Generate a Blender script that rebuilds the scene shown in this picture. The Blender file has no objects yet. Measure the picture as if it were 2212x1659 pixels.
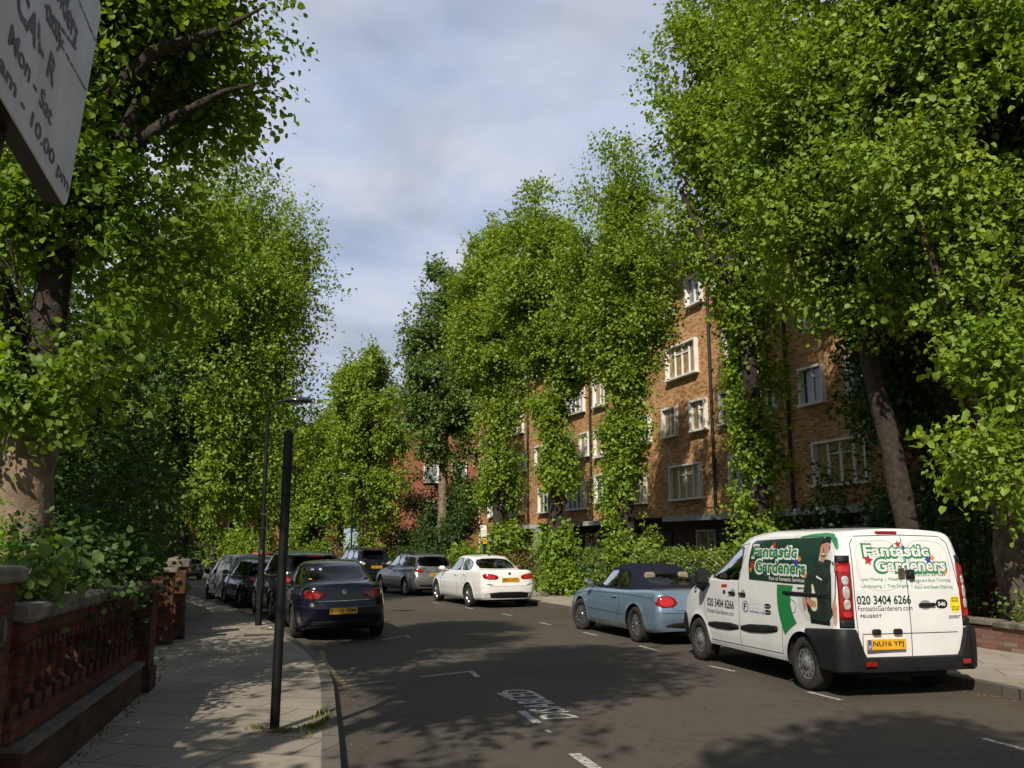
import bpy, math, random
import numpy as np
from mathutils import Vector, Matrix
from mathutils.bvhtree import BVHTree
from mathutils.geometry import tessellate_polygon

scene = bpy.context.scene
COL = scene.collection
R = math.radians
# ------------------------------------------------------------------ camera
cam_d = bpy.data.cameras.new("camera"); cam = bpy.data.objects.new("camera", cam_d); COL.objects.link(cam)
cam.location = (0, 0, 1.78); cam.rotation_euler = (R(90 + 10.29), 0, 0)
cam_d.sensor_width = 36; cam_d.lens = 36 * 1915 / 2212; cam_d.clip_start = .05; cam_d.clip_end = 3000
scene.camera = cam
# ------------------------------------------------------------------ sun, sky, exposure
SUN_AZ, SUN_EL = 18.0, 40.0            # the light travels towards this azimuth (clockwise from +Y)
sd = Vector((math.sin(R(SUN_AZ)) * math.cos(R(SUN_EL)), math.cos(R(SUN_AZ)) * math.cos(R(SUN_EL)), -math.sin(R(SUN_EL))))
sun_d = bpy.data.lights.new("sun", 'SUN'); sun = bpy.data.objects.new("sun", sun_d); COL.objects.link(sun)
sun_d.energy = 5.0; sun_d.angle = R(.53); sun_d.color = (1, .93, .82)
sun.rotation_euler = sd.to_track_quat('-Z', 'Y').to_euler(); sun.location = (-10, -30, 40)
world = bpy.data.worlds.new("World"); scene.world = world; world.use_nodes = True
wt = world.node_tree; wt.nodes.clear()
def wn(t, **k):
    n = wt.nodes.new(t)
    for a, b in k.items(): setattr(n, a, b)
    return n
w_out = wn('ShaderNodeOutputWorld'); w_bg = wn('ShaderNodeBackground'); w_bg.inputs['Strength'].default_value = .055
sky = wn('ShaderNodeTexSky', sky_type='NISHITA', sun_disc=False); sky.sun_elevation = R(SUN_EL); sky.sun_rotation = R(180 + SUN_AZ)
sky.air_density = 1.0; sky.dust_density = 1.5; sky.ozone_density = 1.5
tc = wn('ShaderNodeTexCoord'); sep = wn('ShaderNodeSeparateXYZ'); wt.links.new(tc.outputs['Generated'], sep.inputs[0])
def wm(op, a, b=None):
    n = wn('ShaderNodeMath', operation=op)
    for i, v in enumerate((a, b)):
        if v is None: continue
        if isinstance(v, (int, float)): n.inputs[i].default_value = v
        else: wt.links.new(v, n.inputs[i])
    return n.outputs[0]
zz = wm('ADD', wm('MAXIMUM', sep.outputs[2], 0), .22)
cmb = wn('ShaderNodeCombineXYZ'); wt.links.new(wm('DIVIDE', sep.outputs[0], zz), cmb.inputs[0]); wt.links.new(wm('DIVIDE', sep.outputs[1], zz), cmb.inputs[1])
nz = wn('ShaderNodeTexNoise'); nz.inputs['Scale'].default_value = 2.1; nz.inputs['Detail'].default_value = 5; nz.inputs['Roughness'].default_value = .5; nz.inputs['Distortion'].default_value = .35
wt.links.new(cmb.outputs[0], nz.inputs['Vector'])
rp = wn('ShaderNodeValToRGB'); rp.color_ramp.elements[0].position = .34; rp.color_ramp.elements[0].color = (.62, .62, .62, 1); rp.color_ramp.elements[1].position = .56; rp.color_ramp.elements[1].color = (1, 1, 1, 1)
wt.links.new(nz.outputs[0], rp.inputs[0])
nz2 = wn('ShaderNodeTexNoise'); nz2.inputs['Scale'].default_value = 2.6; nz2.inputs['Detail'].default_value = 4
wt.links.new(cmb.outputs[0], nz2.inputs['Vector'])
rc = wn('ShaderNodeValToRGB'); rc.color_ramp.elements[0].position = .3; rc.color_ramp.elements[0].color = (8.0, 9.6, 13.6, 1); rc.color_ramp.elements[1].position = .7; rc.color_ramp.elements[1].color = (12.4, 13.0, 14.6, 1)
wt.links.new(nz2.outputs[0], rc.inputs[0])
cr = wn('ShaderNodeMapRange'); cr.inputs['From Min'].default_value = 0; cr.inputs['From Max'].default_value = .45; cr.inputs['To Min'].default_value = .12; wt.links.new(sep.outputs[1], cr.inputs['Value']); cover = cr.outputs[0]     # cloud bank ahead; unseen sky round the sun left clear to lower ambient light
mx = wn('ShaderNodeMix', data_type='RGBA'); wt.links.new(wm('MULTIPLY', rp.outputs[0], cover), mx.inputs[0]); wt.links.new(sky.outputs[0], mx.inputs[6]); wt.links.new(rc.outputs[0], mx.inputs[7])
wt.links.new(mx.outputs[2], w_bg.inputs[0]); wt.links.new(w_bg.outputs[0], w_out.inputs[0])
scene.view_settings.view_transform = 'Standard'; scene.view_settings.look = 'None'; scene.view_settings.gamma = 1; scene.view_settings.exposure = 0
scene.cycles.max_bounces = 7; scene.cycles.diffuse_bounces = 2; scene.cycles.glossy_bounces = 3; scene.cycles.transmission_bounces = 4; scene.cycles.transparent_max_bounces = 8
scene.cycles.caustics_reflective = False; scene.cycles.caustics_refractive = False

# ------------------------------------------------------------------ object helpers
def tag(o, label=None, cat=None, group=None, kind=None):
    if label: o['label'] = label
    if cat: o['category'] = cat
    if group: o['group'] = group
    if kind: o['kind'] = kind
    return o
def empty(name, loc=(0, 0, 0), rz=0, label=None, cat=None, group=None, rx=0, ry=0):
    o = bpy.data.objects.new(name, None); COL.objects.link(o); o.empty_display_size = .2
    o.location = loc; o.rotation_euler = (rx, ry, rz); return tag(o, label, cat, group)
def link(name, me, parent=None):
    o = bpy.data.objects.new(name, me); COL.objects.link(o)
    if parent: o.parent = parent
    return o
def copy_tree(o, parent=None):
    c = o.copy(); COL.objects.link(c); c.parent = parent
    for ch in list(o.children): copy_tree(ch, c)
    return c
class MB:
    """collects shapes; build() links them as one mesh object"""
    def __init__(s): s.v = []; s.f = []; s.m = []; s.sm = []
    def add(s, vs, fs, mi=0, smooth=False):
        b = len(s.v); s.v += [tuple(v) for v in vs]
        s.f += [tuple(i + b for i in f) for f in fs]; s.m += [mi] * len(fs); s.sm += [smooth] * len(fs)
    def box(s, c, d, mi=0, rz=0, bev=0):
        x, y, z = d[0] / 2, d[1] / 2, d[2] / 2; cs, sn = math.cos(rz), math.sin(rz)
        def P(a, b, e): return (c[0] + a * cs - b * sn, c[1] + a * sn + b * cs, c[2] + e)
        if bev <= 0:
            vs = [P(a, b, e) for e in (-z, z) for a, b in ((-x, -y), (x, -y), (x, y), (-x, y))]
            s.add(vs, [(3, 2, 1, 0), (4, 5, 6, 7), (0, 1, 5, 4), (1, 2, 6, 5), (2, 3, 7, 6), (3, 0, 4, 7)], mi); return
        g = bev; L = []
        for e, k in ((-z, g), (-z + g, 0), (z - g, 0), (z, g)):
            X, Y = x - k, y - k; q = min(g, X * .5, Y * .5)
            L += [P(a, b, e) for a, b in ((-X + q, -Y), (X - q, -Y), (X, -Y + q), (X, Y - q), (X - q, Y), (-X + q, Y), (-X, Y - q), (-X, -Y + q))]
        fs = [tuple(range(7, -1, -1)), tuple(range(24, 32))]
        for r in range(3):
            for i in range(8): j = (i + 1) % 8; fs.append((r * 8 + i, r * 8 + j, r * 8 + 8 + j, r * 8 + 8 + i))
        s.add(L, fs, mi)
    def tube(s, pts, rad, n=8, mi=0, cap=True, smooth=True):
        pts = [Vector(p) for p in pts]
        if not hasattr(rad, '__len__'): rad = [rad] * len(pts)
        vs = []; fs = []; up = None
        for i, p in enumerate(pts):
            t = (pts[min(i + 1, len(pts) - 1)] - pts[max(i - 1, 0)]).normalized()
            if up is None: up = Vector((0, 0, 1)) if abs(t.z) < .9 else Vector((1, 0, 0))
            a = t.cross(up)
            if a.length < 1e-5: a = t.cross(Vector((.3, .9, .2)))
            a.normalize(); b = a.cross(t).normalized(); up = b
            vs += [p + (a * math.cos(k * math.tau / n) + b * math.sin(k * math.tau / n)) * rad[i] for k in range(n)]
        for i in range(len(pts) - 1):
            for k in range(n):
                j = (k + 1) % n; fs.append((i * n + k, i * n + j, i * n + n + j, i * n + n + k))
        s.add(vs, fs, mi, smooth)
        if cap:
            s.add(vs[:n], [tuple(range(n - 1, -1, -1))], mi); s.add(vs[-n:], [tuple(range(n))], mi)
    def lathe(s, prof, n=24, axis='z', c=(0, 0, 0), mi=0, smooth=True):
        vs = []; fs = []
        for r, h in prof:
            for k in range(n):
                a = k * math.tau / n; p, q = r * math.cos(a), r * math.sin(a)
                vs.append({'z': (c[0] + p, c[1] + q, c[2] + h), 'y': (c[0] + q, c[1] + h, c[2] + p), 'x': (c[0] + h, c[1] + p, c[2] + q)}[axis])
        for i in range(len(prof) - 1):
            for k in range(n):
                j = (k + 1) % n; fs.append((i * n + k, i * n + j, i * n + n + j, i * n + n + k))
        s.add(vs, fs, mi, smooth)
    def prism(s, pts, h0, h1, axis='z', mi=0):
        """2-D outline (counter-clockwise) pushed along an axis; axis y: pts are (x,z)"""
        n = len(pts)
        def P(p, h): return {'z': (p[0], p[1], h), 'y': (p[0], h, p[1]), 'x': (h, p[0], p[1])}[axis]
        vs = [P(p, h0) for p in pts] + [P(p, h1) for p in pts]
        tri = tessellate_polygon([[Vector((p[0], p[1], 0)) for p in pts]])
        fs = [tuple(t) for t in tri] + [tuple(i + n for i in t) for t in tri] + [(i, (i + 1) % n, (i + 1) % n + n, i + n) for i in range(n)]
        s.add(vs, fs, mi)
    def build(s, name, mats, parent=None, sharp=None, recalc=False):
        me = bpy.data.meshes.new(name); me.from_pydata(s.v, [], s.f); me.validate()
        for m in (mats if isinstance(mats, (list, tuple)) else [mats]): me.materials.append(m)
        if len(me.polygons) == len(s.f):
            me.polygons.foreach_set('material_index', s.m); me.polygons.foreach_set('use_smooth', s.sm)
        if recalc:
            import bmesh
            bm = bmesh.new(); bm.from_mesh(me); bmesh.ops.recalc_face_normals(bm, faces=bm.faces); bm.to_mesh(me); bm.free()
        if sharp: me.set_sharp_from_angle(angle=R(sharp))
        me.update(); return link(name, me, parent)
def pchip(tab):
    xs = np.array([t[0] for t in tab], float); ys = np.array([t[1] for t in tab], float)
    h = np.diff(xs); d = np.diff(ys) / h; m = np.zeros_like(xs); m[0] = d[0]; m[-1] = d[-1]
    for i in range(1, len(xs) - 1):
        if d[i - 1] * d[i] > 0: m[i] = 2 * d[i - 1] * d[i] / (d[i - 1] + d[i])
    def f(x):
        x = np.clip(np.asarray(x, float), xs[0], xs[-1]); i = np.clip(np.searchsorted(xs, x, 'right') - 1, 0, len(h) - 1)
        t = (x - xs[i]) / h[i]; H = h[i]
        return (2 * t**3 - 3 * t**2 + 1) * ys[i] + (t**3 - 2 * t**2 + t) * H * m[i] + (-2 * t**3 + 3 * t**2) * ys[i + 1] + (t**3 - t**2) * H * m[i + 1]
    return f
# ------------------------------------------------------------------ materials
def newmat(name):
    m = bpy.data.materials.new(name); m.use_nodes = True; t = m.node_tree
    return m, t, t.nodes['Principled BSDF'], t.nodes['Material Output']
def N(t, ty, **k):
    n = t.nodes.new(ty)
    for a, b in k.items(): setattr(n, a, b)
    return n
def noise(t, vec, scale, detail=4, rough=.55):
    n = N(t, 'ShaderNodeTexNoise'); n.inputs['Scale'].default_value = scale; n.inputs['Detail'].default_value = detail; n.inputs['Roughness'].default_value = rough
    if vec: t.links.new(vec, n.inputs['Vector'])
    return n.outputs[0]
def ramp(t, fac, *els):
    r = N(t, 'ShaderNodeValToRGB'); e = r.color_ramp.elements
    while len(e) < len(els): e.new(.5)
    for q, (p, c) in zip(e, els): q.position = p; q.color = (*c, 1) if hasattr(c, '__len__') else (c, c, c, 1)
    t.links.new(fac, r.inputs[0]); return r.outputs[0]
def mixc(t, fac, a, b, mode='MIX'):
    m = N(t, 'ShaderNodeMix', data_type='RGBA', blend_type=mode)
    for i, v in ((0, fac), (6, a), (7, b)):
        if isinstance(v, (int, float)): m.inputs[i].default_value = v
        elif isinstance(v, tuple): m.inputs[i].default_value = (*v, 1)
        else: t.links.new(v, m.inputs[i])
    return m.outputs[2]
def bump(t, b, h, s=.3, d=.01):
    n = N(t, 'ShaderNodeBump'); n.inputs['Strength'].default_value = s; n.inputs['Distance'].default_value = d
    t.links.new(h, n.inputs['Height']); t.links.new(n.outputs[0], b.inputs['Normal'])
def pm(name, c1, c2=None, scale=6, rough=.6, metal=0, coat=0, bs=0, bd=.01, spec=.5):
    m, t, b, o = newmat(name); c2 = c2 or tuple(v * .86 for v in c1)
    tx = N(t, 'ShaderNodeTexCoord').outputs['Object']
    t.links.new(ramp(t, noise(t, tx, scale), (.35, c2), (.65, c1)), b.inputs['Base Color'])
    b.inputs['Roughness'].default_value = rough; b.inputs['Metallic'].default_value = metal; b.inputs['Coat Weight'].default_value = coat; b.inputs['Coat Roughness'].default_value = .06
    b.inputs['Specular IOR Level'].default_value = spec
    if bs: bump(t, b, noise(t, tx, scale * 4), bs, bd)
    return m
def paint(name, c, metal=0, rough=.28, flake=0):
    """car paint outside, dark lining where a panel is seen from inside"""
    m, t, b, o = newmat(name)
    tx = N(t, 'ShaderNodeTexCoord').outputs['Object']
    dust = ramp(t, noise(t, tx, 2.2, 5, .6), (.4, tuple(v * .93 for v in c)), (.62, c))
    g = N(t, 'ShaderNodeNewGeometry')
    t.links.new(mixc(t, g.outputs['Backfacing'], dust, (.012, .012, .013)), b.inputs['Base Color'])
    b.inputs['Metallic'].default_value = metal; b.inputs['Roughness'].default_value = rough; b.inputs['Coat Weight'].default_value = .8; b.inputs['Coat Roughness'].default_value = .04
    t.links.new(ramp(t, noise(t, tx, 5, 6, .7), (.3, rough * .8), (.8, min(1, rough * 1.5))), b.inputs['Roughness'])
    return m
def glass(name, tint=.35, refl=.055):
    m, t, b, o = newmat(name); t.nodes.remove(b)
    tr = N(t, 'ShaderNodeBsdfTransparent'); tr.inputs[0].default_value = (tint * .93, tint, tint * .98, 1)
    gl = N(t, 'ShaderNodeBsdfGlossy'); gl.inputs['Roughness'].default_value = .02
    fr = N(t, 'ShaderNodeFresnel'); fr.inputs[0].default_value = 1.38
    tx = N(t, 'ShaderNodeTexCoord').outputs['Object']
    bp = N(t, 'ShaderNodeBump'); bp.inputs['Strength'].default_value = .03; t.links.new(noise(t, tx, 1.4, 2), bp.inputs['Height']); t.links.new(bp.outputs[0], gl.inputs['Normal'])
    mx = N(t, 'ShaderNodeMixShader'); t.links.new(fr.outputs[0], mx.inputs[0]); t.links.new(tr.outputs[0], mx.inputs[1]); t.links.new(gl.outputs[0], mx.inputs[2]); t.links.new(mx.outputs[0], o.inputs[0])
    return m
def brick(name, cols, mortar, bw=.225, bh=.075, ms=.01, dark=None, vert=True, bs=.5, streak=.25):
    """cols: three brick colours; object coordinates, x+y along the wall, z up"""
    m, t, b, o = newmat(name)
    tx = N(t, 'ShaderNodeTexCoord').outputs['Object']; vec = tx
    if vert:
        sp = N(t, 'ShaderNodeSeparateXYZ'); t.links.new(tx, sp.inputs[0])
        ad = N(t, 'ShaderNodeMath', operation='ADD'); t.links.new(sp.outputs[0], ad.inputs[0]); t.links.new(sp.outputs[1], ad.inputs[1])
        cb = N(t, 'ShaderNodeCombineXYZ'); t.links.new(ad.outputs[0], cb.inputs[0]); t.links.new(sp.outputs[2], cb.inputs[1]); vec = cb.outputs[0]
    br = N(t, 'ShaderNodeTexBrick'); t.links.new(vec, br.inputs['Vector'])
    br.inputs['Scale'].default_value = 1; br.inputs['Brick Width'].default_value = bw; br.inputs['Row Height'].default_value = bh; br.inputs['Mortar Size'].default_value = ms; br.inputs['Mortar Smooth'].default_value = .2
    br.inputs['Color1'].default_value = (0, 0, 0, 1); br.inputs['Color2'].default_value = (1, 1, 1, 1); br.inputs['Bias'].default_value = 0; br.inputs['Mortar'].default_value = (.5, .5, .5, 1)
    cc = ramp(t, br.outputs['Color'], *[(i / (len(cols) - 1), c) for i, c in enumerate(cols)])
    big = noise(t, tx, .6, 5, .6); fine = noise(t, tx, 40, 3)
    cc = mixc(t, ramp(t, fine, (.3, 0), (.7, .35)), cc, tuple(v * .6 for v in cols[1]))
    cc = mixc(t, br.outputs['Fac'], cc, mortar)
    cc = mixc(t, ramp(t, big, (.45, 0), (.75, streak)), cc, dark or tuple(v * .35 for v in cols[0]))
    t.links.new(cc, b.inputs['Base Color']); b.inputs['Roughness'].default_value = .9; b.inputs['Specular IOR Level'].default_value = .2
    iv = N(t, 'ShaderNodeMath', operation='SUBTRACT'); iv.inputs[0].default_value = 1; t.links.new(br.outputs['Fac'], iv.inputs[1])
    bump(t, b, iv.outputs[0], bs, .006)
    return m
def leafmat(name, c, trans, tc=None, gloss=.03):
    m, t, b, o = newmat(name); t.nodes.remove(b)
    at = N(t, 'ShaderNodeAttribute', attribute_name='tint')
    tx = N(t, 'ShaderNodeTexCoord').outputs['Object']
    tc = tc or (c[0] * 1.25, c[1] * 1.15, c[2] * .6)
    def var(cc):
        lo = (cc[0] * .55, cc[1] * .68, cc[2] * .8); hi = (cc[0] * 1.6, cc[1] * 1.3, cc[2] * 1.1)
        k = ramp(t, at.outputs['Fac'], (0, lo), (.5, cc), (1, hi))
        return mixc(t, ramp(t, noise(t, tx, .8, 3), (.35, 0), (.7, .5)), k, (cc[0] * 1.3, cc[1] * .95, cc[2] * .7))
    d = N(t, 'ShaderNodeBsdfDiffuse'); t.links.new(var(c), d.inputs[0])
    l = N(t, 'ShaderNodeBsdfTranslucent'); t.links.new(var(tc), l.inputs[0])
    g = N(t, 'ShaderNodeBsdfGlossy'); g.inputs['Roughness'].default_value = .55
    m1 = N(t, 'ShaderNodeMixShader'); m1.inputs[0].default_value = trans; t.links.new(d.outputs[0], m1.inputs[1]); t.links.new(l.outputs[0], m1.inputs[2])
    m2 = N(t, 'ShaderNodeMixShader'); m2.inputs[0].default_value = gloss; t.links.new(m1.outputs[0], m2.inputs[1]); t.links.new(g.outputs[0], m2.inputs[2])
    t.links.new(m2.outputs[0], o.inputs[0]); return m

def m_asphalt():
    m, t, b, o = newmat("asphalt"); tx = N(t, 'ShaderNodeTexCoord').outputs['Object']
    agg = noise(t, tx, 95, 3, .7); big = noise(t, tx, .35, 6, .6); mid = noise(t, tx, 3.5, 6, .7)
    c = ramp(t, agg, (.25, (.038, .032, .025)), (.55, (.082, .069, .052)), (.8, (.165, .142, .112)))
    c = mixc(t, ramp(t, big, (.35, 0), (.7, .45)), c, (.100, .082, .060))
    c = mixc(t, ramp(t, mid, (.50, 0), (.72, .5)), c, (.040, .034, .027))
    pv = N(t, 'ShaderNodeTexVoronoi'); pv.inputs['Scale'].default_value = .23; pv.inputs['Randomness'].default_value = .9; t.links.new(tx, pv.inputs['Vector']); ps = N(t, 'ShaderNodeSeparateColor'); t.links.new(pv.outputs['Color'], ps.inputs[0])
    c = mixc(t, ramp(t, ps.outputs[0], (.55, 0), (.6, .28)), c, (.036, .032, .027))
    c = mixc(t, ramp(t, noise(t, tx, 9, 5, .75), (.52, 0), (.7, .5)), c, (.125, .108, .084))
    vo = N(t, 'ShaderNodeTexVoronoi', feature='DISTANCE_TO_EDGE'); vo.inputs['Scale'].default_value = .45
    wv = N(t, 'ShaderNodeVectorMath', operation='ADD'); t.links.new(tx, wv.inputs[0])
    nn = N(t, 'ShaderNodeTexNoise'); nn.inputs['Scale'].default_value = 1.6; nn.inputs['Detail'].default_value = 6; t.links.new(tx, nn.inputs['Vector']); t.links.new(nn.outputs[1], wv.inputs[1]); t.links.new(wv.outputs[0], vo.inputs['Vector'])
    crack = ramp(t, vo.outputs[0], (.0, .55), (.006, 0))
    c = mixc(t, crack, c, (.016, .015, .014))
    sp = noise(t, tx, 26, 2, .5); c = mixc(t, ramp(t, sp, (.70, 0), (.74, .5)), c, (.16, .15, .13))
    t.links.new(c, b.inputs['Base Color']); b.inputs['Roughness'].default_value = .85; b.inputs['Specular IOR Level'].default_value = .3; bump(t, b, agg, .6, .006); return m
def m_flags(name, ang, w, h, c1, c2, jc=(.045, .042, .036), stain=.5):
    m, t, b, o = newmat(name); tx = N(t, 'ShaderNodeTexCoord').outputs['Object']
    mp = N(t, 'ShaderNodeMapping'); mp.inputs['Rotation'].default_value = (0, 0, ang); t.links.new(tx, mp.inputs[0])
    br = N(t, 'ShaderNodeTexBrick'); t.links.new(mp.outputs[0], br.inputs['Vector']); br.inputs['Scale'].default_value = 1
    br.inputs['Brick Width'].default_value = w; br.inputs['Row Height'].default_value = h; br.inputs['Mortar Size'].default_value = .008; br.inputs['Mortar Smooth'].default_value = .3
    br.inputs['Color1'].default_value = (*c1, 1); br.inputs['Color2'].default_value = (*c2, 1); br.inputs['Mortar'].default_value = (*jc, 1)
    c = mixc(t, ramp(t, noise(t, tx, 1.1, 6, .65), (.4, 0), (.72, stain)), br.outputs[0], tuple(v * .45 for v in c2))
    c = mixc(t, ramp(t, noise(t, tx, 60, 3, .7), (.4, 0), (.75, .35)), c, tuple(v * .5 for v in c1))
    c = mixc(t, ramp(t, noise(t, tx, 14, 2, .5), (.70, 0), (.75, .5)), c, (.04, .037, .033))
    t.links.new(c, b.inputs['Base Color']); b.inputs['Roughness'].default_value = .9; b.inputs['Specular IOR Level'].default_value = .2
    iv = N(t, 'ShaderNodeMath', operation='SUBTRACT'); iv.inputs[0].default_value = 1; t.links.new(br.outputs['Fac'], iv.inputs[1]); bump(t, b, iv.outputs[0], .6, .012); return m
def m_roadpaint(name, c, wear=.5):
    m, t, b, o = newmat(name); tx = N(t, 'ShaderNodeTexCoord').outputs['Object']
    k = ramp(t, noise(t, tx, 22, 5, .75), (wear - .06, 0), (wear + .06, 1))
    t.links.new(mixc(t, k, (.045, .041, .037), c), b.inputs['Base Color']); b.inputs['Roughness'].default_value = .8; return m
M = {}
M['asphalt'] = m_asphalt()
M['flags'] = m_flags('flagstones', R(15), .92, .62, (.345, .30, .235), (.275, .24, .19))
M['rflags'] = m_flags('concrete_flags', R(16), .95, .63, (.40, .35, .28), (.33, .29, .23))
M['kerb'] = m_flags('kerbstone', R(106), .5, .9, (.165, .15, .125), (.125, .112, .095), stain=.3)
M['soil'] = pm('garden_soil', (.05, .042, .028), (.025, .03, .014), 3, .95, bs=.6, bd=.05)
M['linew'] = m_roadpaint('worn_white_paint', (.50, .48, .44), .47)
M['linew2'] = m_roadpaint('white_road_lettering', (.46, .44, .41), .37)
M['liney'] = m_roadpaint('worn_yellow_paint', (.50, .36, .10), .52)
M['stock'] = brick('stock_brick', [(.22, .09, .032), (.52, .26, .105), (.70, .43, .205)], (.46, .31, .17), dark=(.22, .11, .05), streak=.35)
M['redbrick'] = brick('red_brick', [(.24, .075, .045), (.33, .105, .06), (.40, .15, .09)], (.25, .13, .09))
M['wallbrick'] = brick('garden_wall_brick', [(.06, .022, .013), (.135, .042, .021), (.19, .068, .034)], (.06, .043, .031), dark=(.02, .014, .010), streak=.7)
M['lowbrick'] = brick('low_wall_brick', [(.15, .075, .05), (.27, .12, .08), (.34, .24, .18)], (.16, .13, .10), bs=.8)
M['coping'] = pm('coping_stone', (.20, .175, .135), (.075, .064, .05), 5, .9, bs=.4)
M['white'] = pm('white_window_paint', (.84, .82, .76), (.74, .72, .66), 3, .5)
M['glaze'] = pm('window_glass_dark', (.025, .03, .032), (.012, .014, .014), 1.2, .06, spec=.9)
M['glazec'] = pm('curtained_glass', (.44, .32, .15), (.22, .15, .07), 4, .12, spec=.5)
M['glazen'] = pm('net_curtained_glass', (.34, .36, .36), (.10, .11, .11), 3, .09, spec=.8)
M['pipe'] = pm('cast_iron', (.022, .017, .014), None, 4, .5)
M['blackmetal'] = pm('black_painted_steel', (.007, .007, .0075), (.012, .011, .010), 7, .45, spec=.3)
M['slate'] = pm('roof_covering', (.055, .05, .048), (.03, .03, .03), 4, .85)
M['concrete'] = pm('painted_concrete', (.45, .45, .44), (.30, .30, .29), 3, .8)
M['bark'] = pm('dark_bark', (.062, .046, .034), (.022, .017, .013), 9, .95, bs=.9, bd=.03)
M['barkl'] = pm('pale_plane_bark', (.27, .195, .125), (.14, .095, .06), 5, .92, bs=.7, bd=.02)
M['barkg'] = pm('grey_bark', (.14, .108, .078), (.06, .046, .034), 8, .95, bs=.9, bd=.03)
M['leaf'] = leafmat('lime_leaf', (.215, .350, .034), .44)
M['leafy'] = leafmat('yellow_green_leaf', (.175, .31, .022), .52)
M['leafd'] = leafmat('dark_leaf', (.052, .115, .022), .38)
M['leafb'] = leafmat('bluish_leaf', (.13, .23, .05), .42)
M['hedge'] = leafmat('hedge_leaf', (.15, .245, .025), .34, gloss=.05)
M['leafbr'] = leafmat('brownish_leaf', (.17, .155, .045), .35)
M['grass'] = leafmat('grass_blade', (.13, .16, .03), .35)
M['tyre'] = pm('tyre_rubber', (.016, .015, .014), (.026, .024, .021), 14, .85)
M['plastic'] = pm('black_plastic', (.010, .010, .0105), (.016, .016, .016), 9, .55, spec=.25)
M['under'] = pm('underbody', (.008, .008, .008), None, 5, .9)
M['chrome'] = pm('chrome', (.75, .75, .74), (.6, .6, .6), 3, .12, metal=1)
M['alloy'] = pm('alloy', (.55, .55, .55), (.42, .42, .41), 6, .3, metal=.9)
M['alloyd'] = pm('dark_alloy', (.10, .10, .105), (.06, .06, .06), 6, .35, metal=.8)
M['steelrim'] = pm('painted_steel_rim', (.36, .36, .35), (.25, .25, .24), 8, .4, metal=.6)
M['redlens'] = pm('red_lens', (.30, .006, .005), (.20, .003, .003), 20, .12, coat=1)
M['redglow'] = pm('bright_red_lens', (.55, .03, .02), (.38, .012, .01), 30, .12, coat=1)
M['clearlens'] = pm('clear_lens', (.70, .68, .66), (.45, .43, .42), 22, .12, metal=.3, coat=1)
M['glasscar'] = glass('car_glass', .30)
M['glassdark'] = glass('privacy_glass', .10)
M['frit'] = pm('glass_frit', (.006, .006, .006), None, 9, .12)
M['gap'] = pm('panel_gap', (.012, .012, .012), None, 9, .8)
M['seat'] = pm('dark_upholstery', (.02, .02, .022), None, 9, .8)
M['seatb'] = pm('beige_leather', (.26, .22, .15), (.20, .17, .12), 9, .6)
M['plate'] = pm('yellow_plate', (.80, .42, .02), (.72, .36, .015), 3, .4)
M['ink'] = pm('black_ink', (.008, .008, .008), None, 9, .5)
M['blueband'] = pm('blue_band', (.02, .10, .45), None, 9, .5)
# ------------------------------------------------------------------ terrain lines
def gh(x): return -.03 * np.clip(-np.asarray(x, float) - 4.5, 0, 40)
xL = pchip([(-40, 5), (-10, 1.6), (0, .15), (4, -.66), (7.63, -1.40), (9.52, -1.80), (11.95, -2.34), (14.25, -3.0), (17, -4.12), (18, -4.5), (20.7, -5.5), (24, -7.0), (31.5, -10.6), (42.8, -16.2), (60, -27), (100, -56)])
xR = pchip([(-40, 17.5), (-10, 11), (7.6, 6.65), (11, 5.86), (14.9, 4.92), (18.9, 3.9), (22.5, 2.35), (26.9, .78), (33.2, -1.95), (40.5, -5.4), (49, -10), (60, -16.8), (100, -43)])
xW = pchip([(-40, 2), (-10, -1.4), (0, -2.6), (7.12, -3.52), (10.8, -4.38), (15.95, -6.08), (25, -9.2), (31.5, -12.9), (42.8, -18.6), (60, -29.5), (100, -59)])
def xG(y): return xR(y) + 2.95
YS = np.concatenate([np.arange(-40, 0, 2.), np.arange(0, 30, .5), np.arange(30, 100.1, 2.)])
def strip(name, fa, fb, dz, mat, n=6, kind='structure', label=None, ys=YS, side=None):
    vs = []; fs = []
    A, B = fa(ys), fb(ys)
    for y, a, b in zip(ys, A, B):
        for k in range(n + 1): x = a + (b - a) * k / n; vs.append((x, y, float(gh(x)) + dz))
    for i in range(len(ys) - 1):
        for k in range(n): fs.append((i * (n + 1) + k, i * (n + 1) + k + 1, (i + 1) * (n + 1) + k + 1, (i + 1) * (n + 1) + k))
    mb = MB(); mb.add(vs, fs)
    if side is not None:      # a vertical face down from one edge
        e = 0 if side < 0 else n
        top = [vs[i * (n + 1) + e] for i in range(len(ys))]; q = [(p[0], p[1], p[2] - .2) for p in top]; L = len(top)
        mb.add(top + q, [(i, i + 1, L + i + 1, L + i) if side > 0 else (i + 1, i, L + i, L + i + 1) for i in range(L - 1)])
    return tag(mb.build(name, mat), label, None, None, kind)
def ground_sheet():
    xs = np.concatenate([[-600, -200], np.arange(-80, 60.1, 5), [200, 600]]); ys = np.concatenate([[-300, -100], np.arange(-40, 110.1, 5), [300, 900]])
    vs = [(x, y, float(gh(x)) - .03) for y in ys for x in xs]; nx = len(xs)
    return tag(MBq(vs, [(j * nx + i, j * nx + i + 1, (j + 1) * nx + i + 1, (j + 1) * nx + i) for j in range(len(ys) - 1) for i in range(nx - 1)]).build('ground', M['soil']), kind='structure')
def MBq(vs, fs): m = MB(); m.add(vs, fs); return m
ground_sheet()
strip('road', xL, xR, 0, M['asphalt'], 10)
strip('pavement', lambda y: xW(y) - .3, lambda y: xL(y) - .15, .12, M['flags'], 6)
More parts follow.
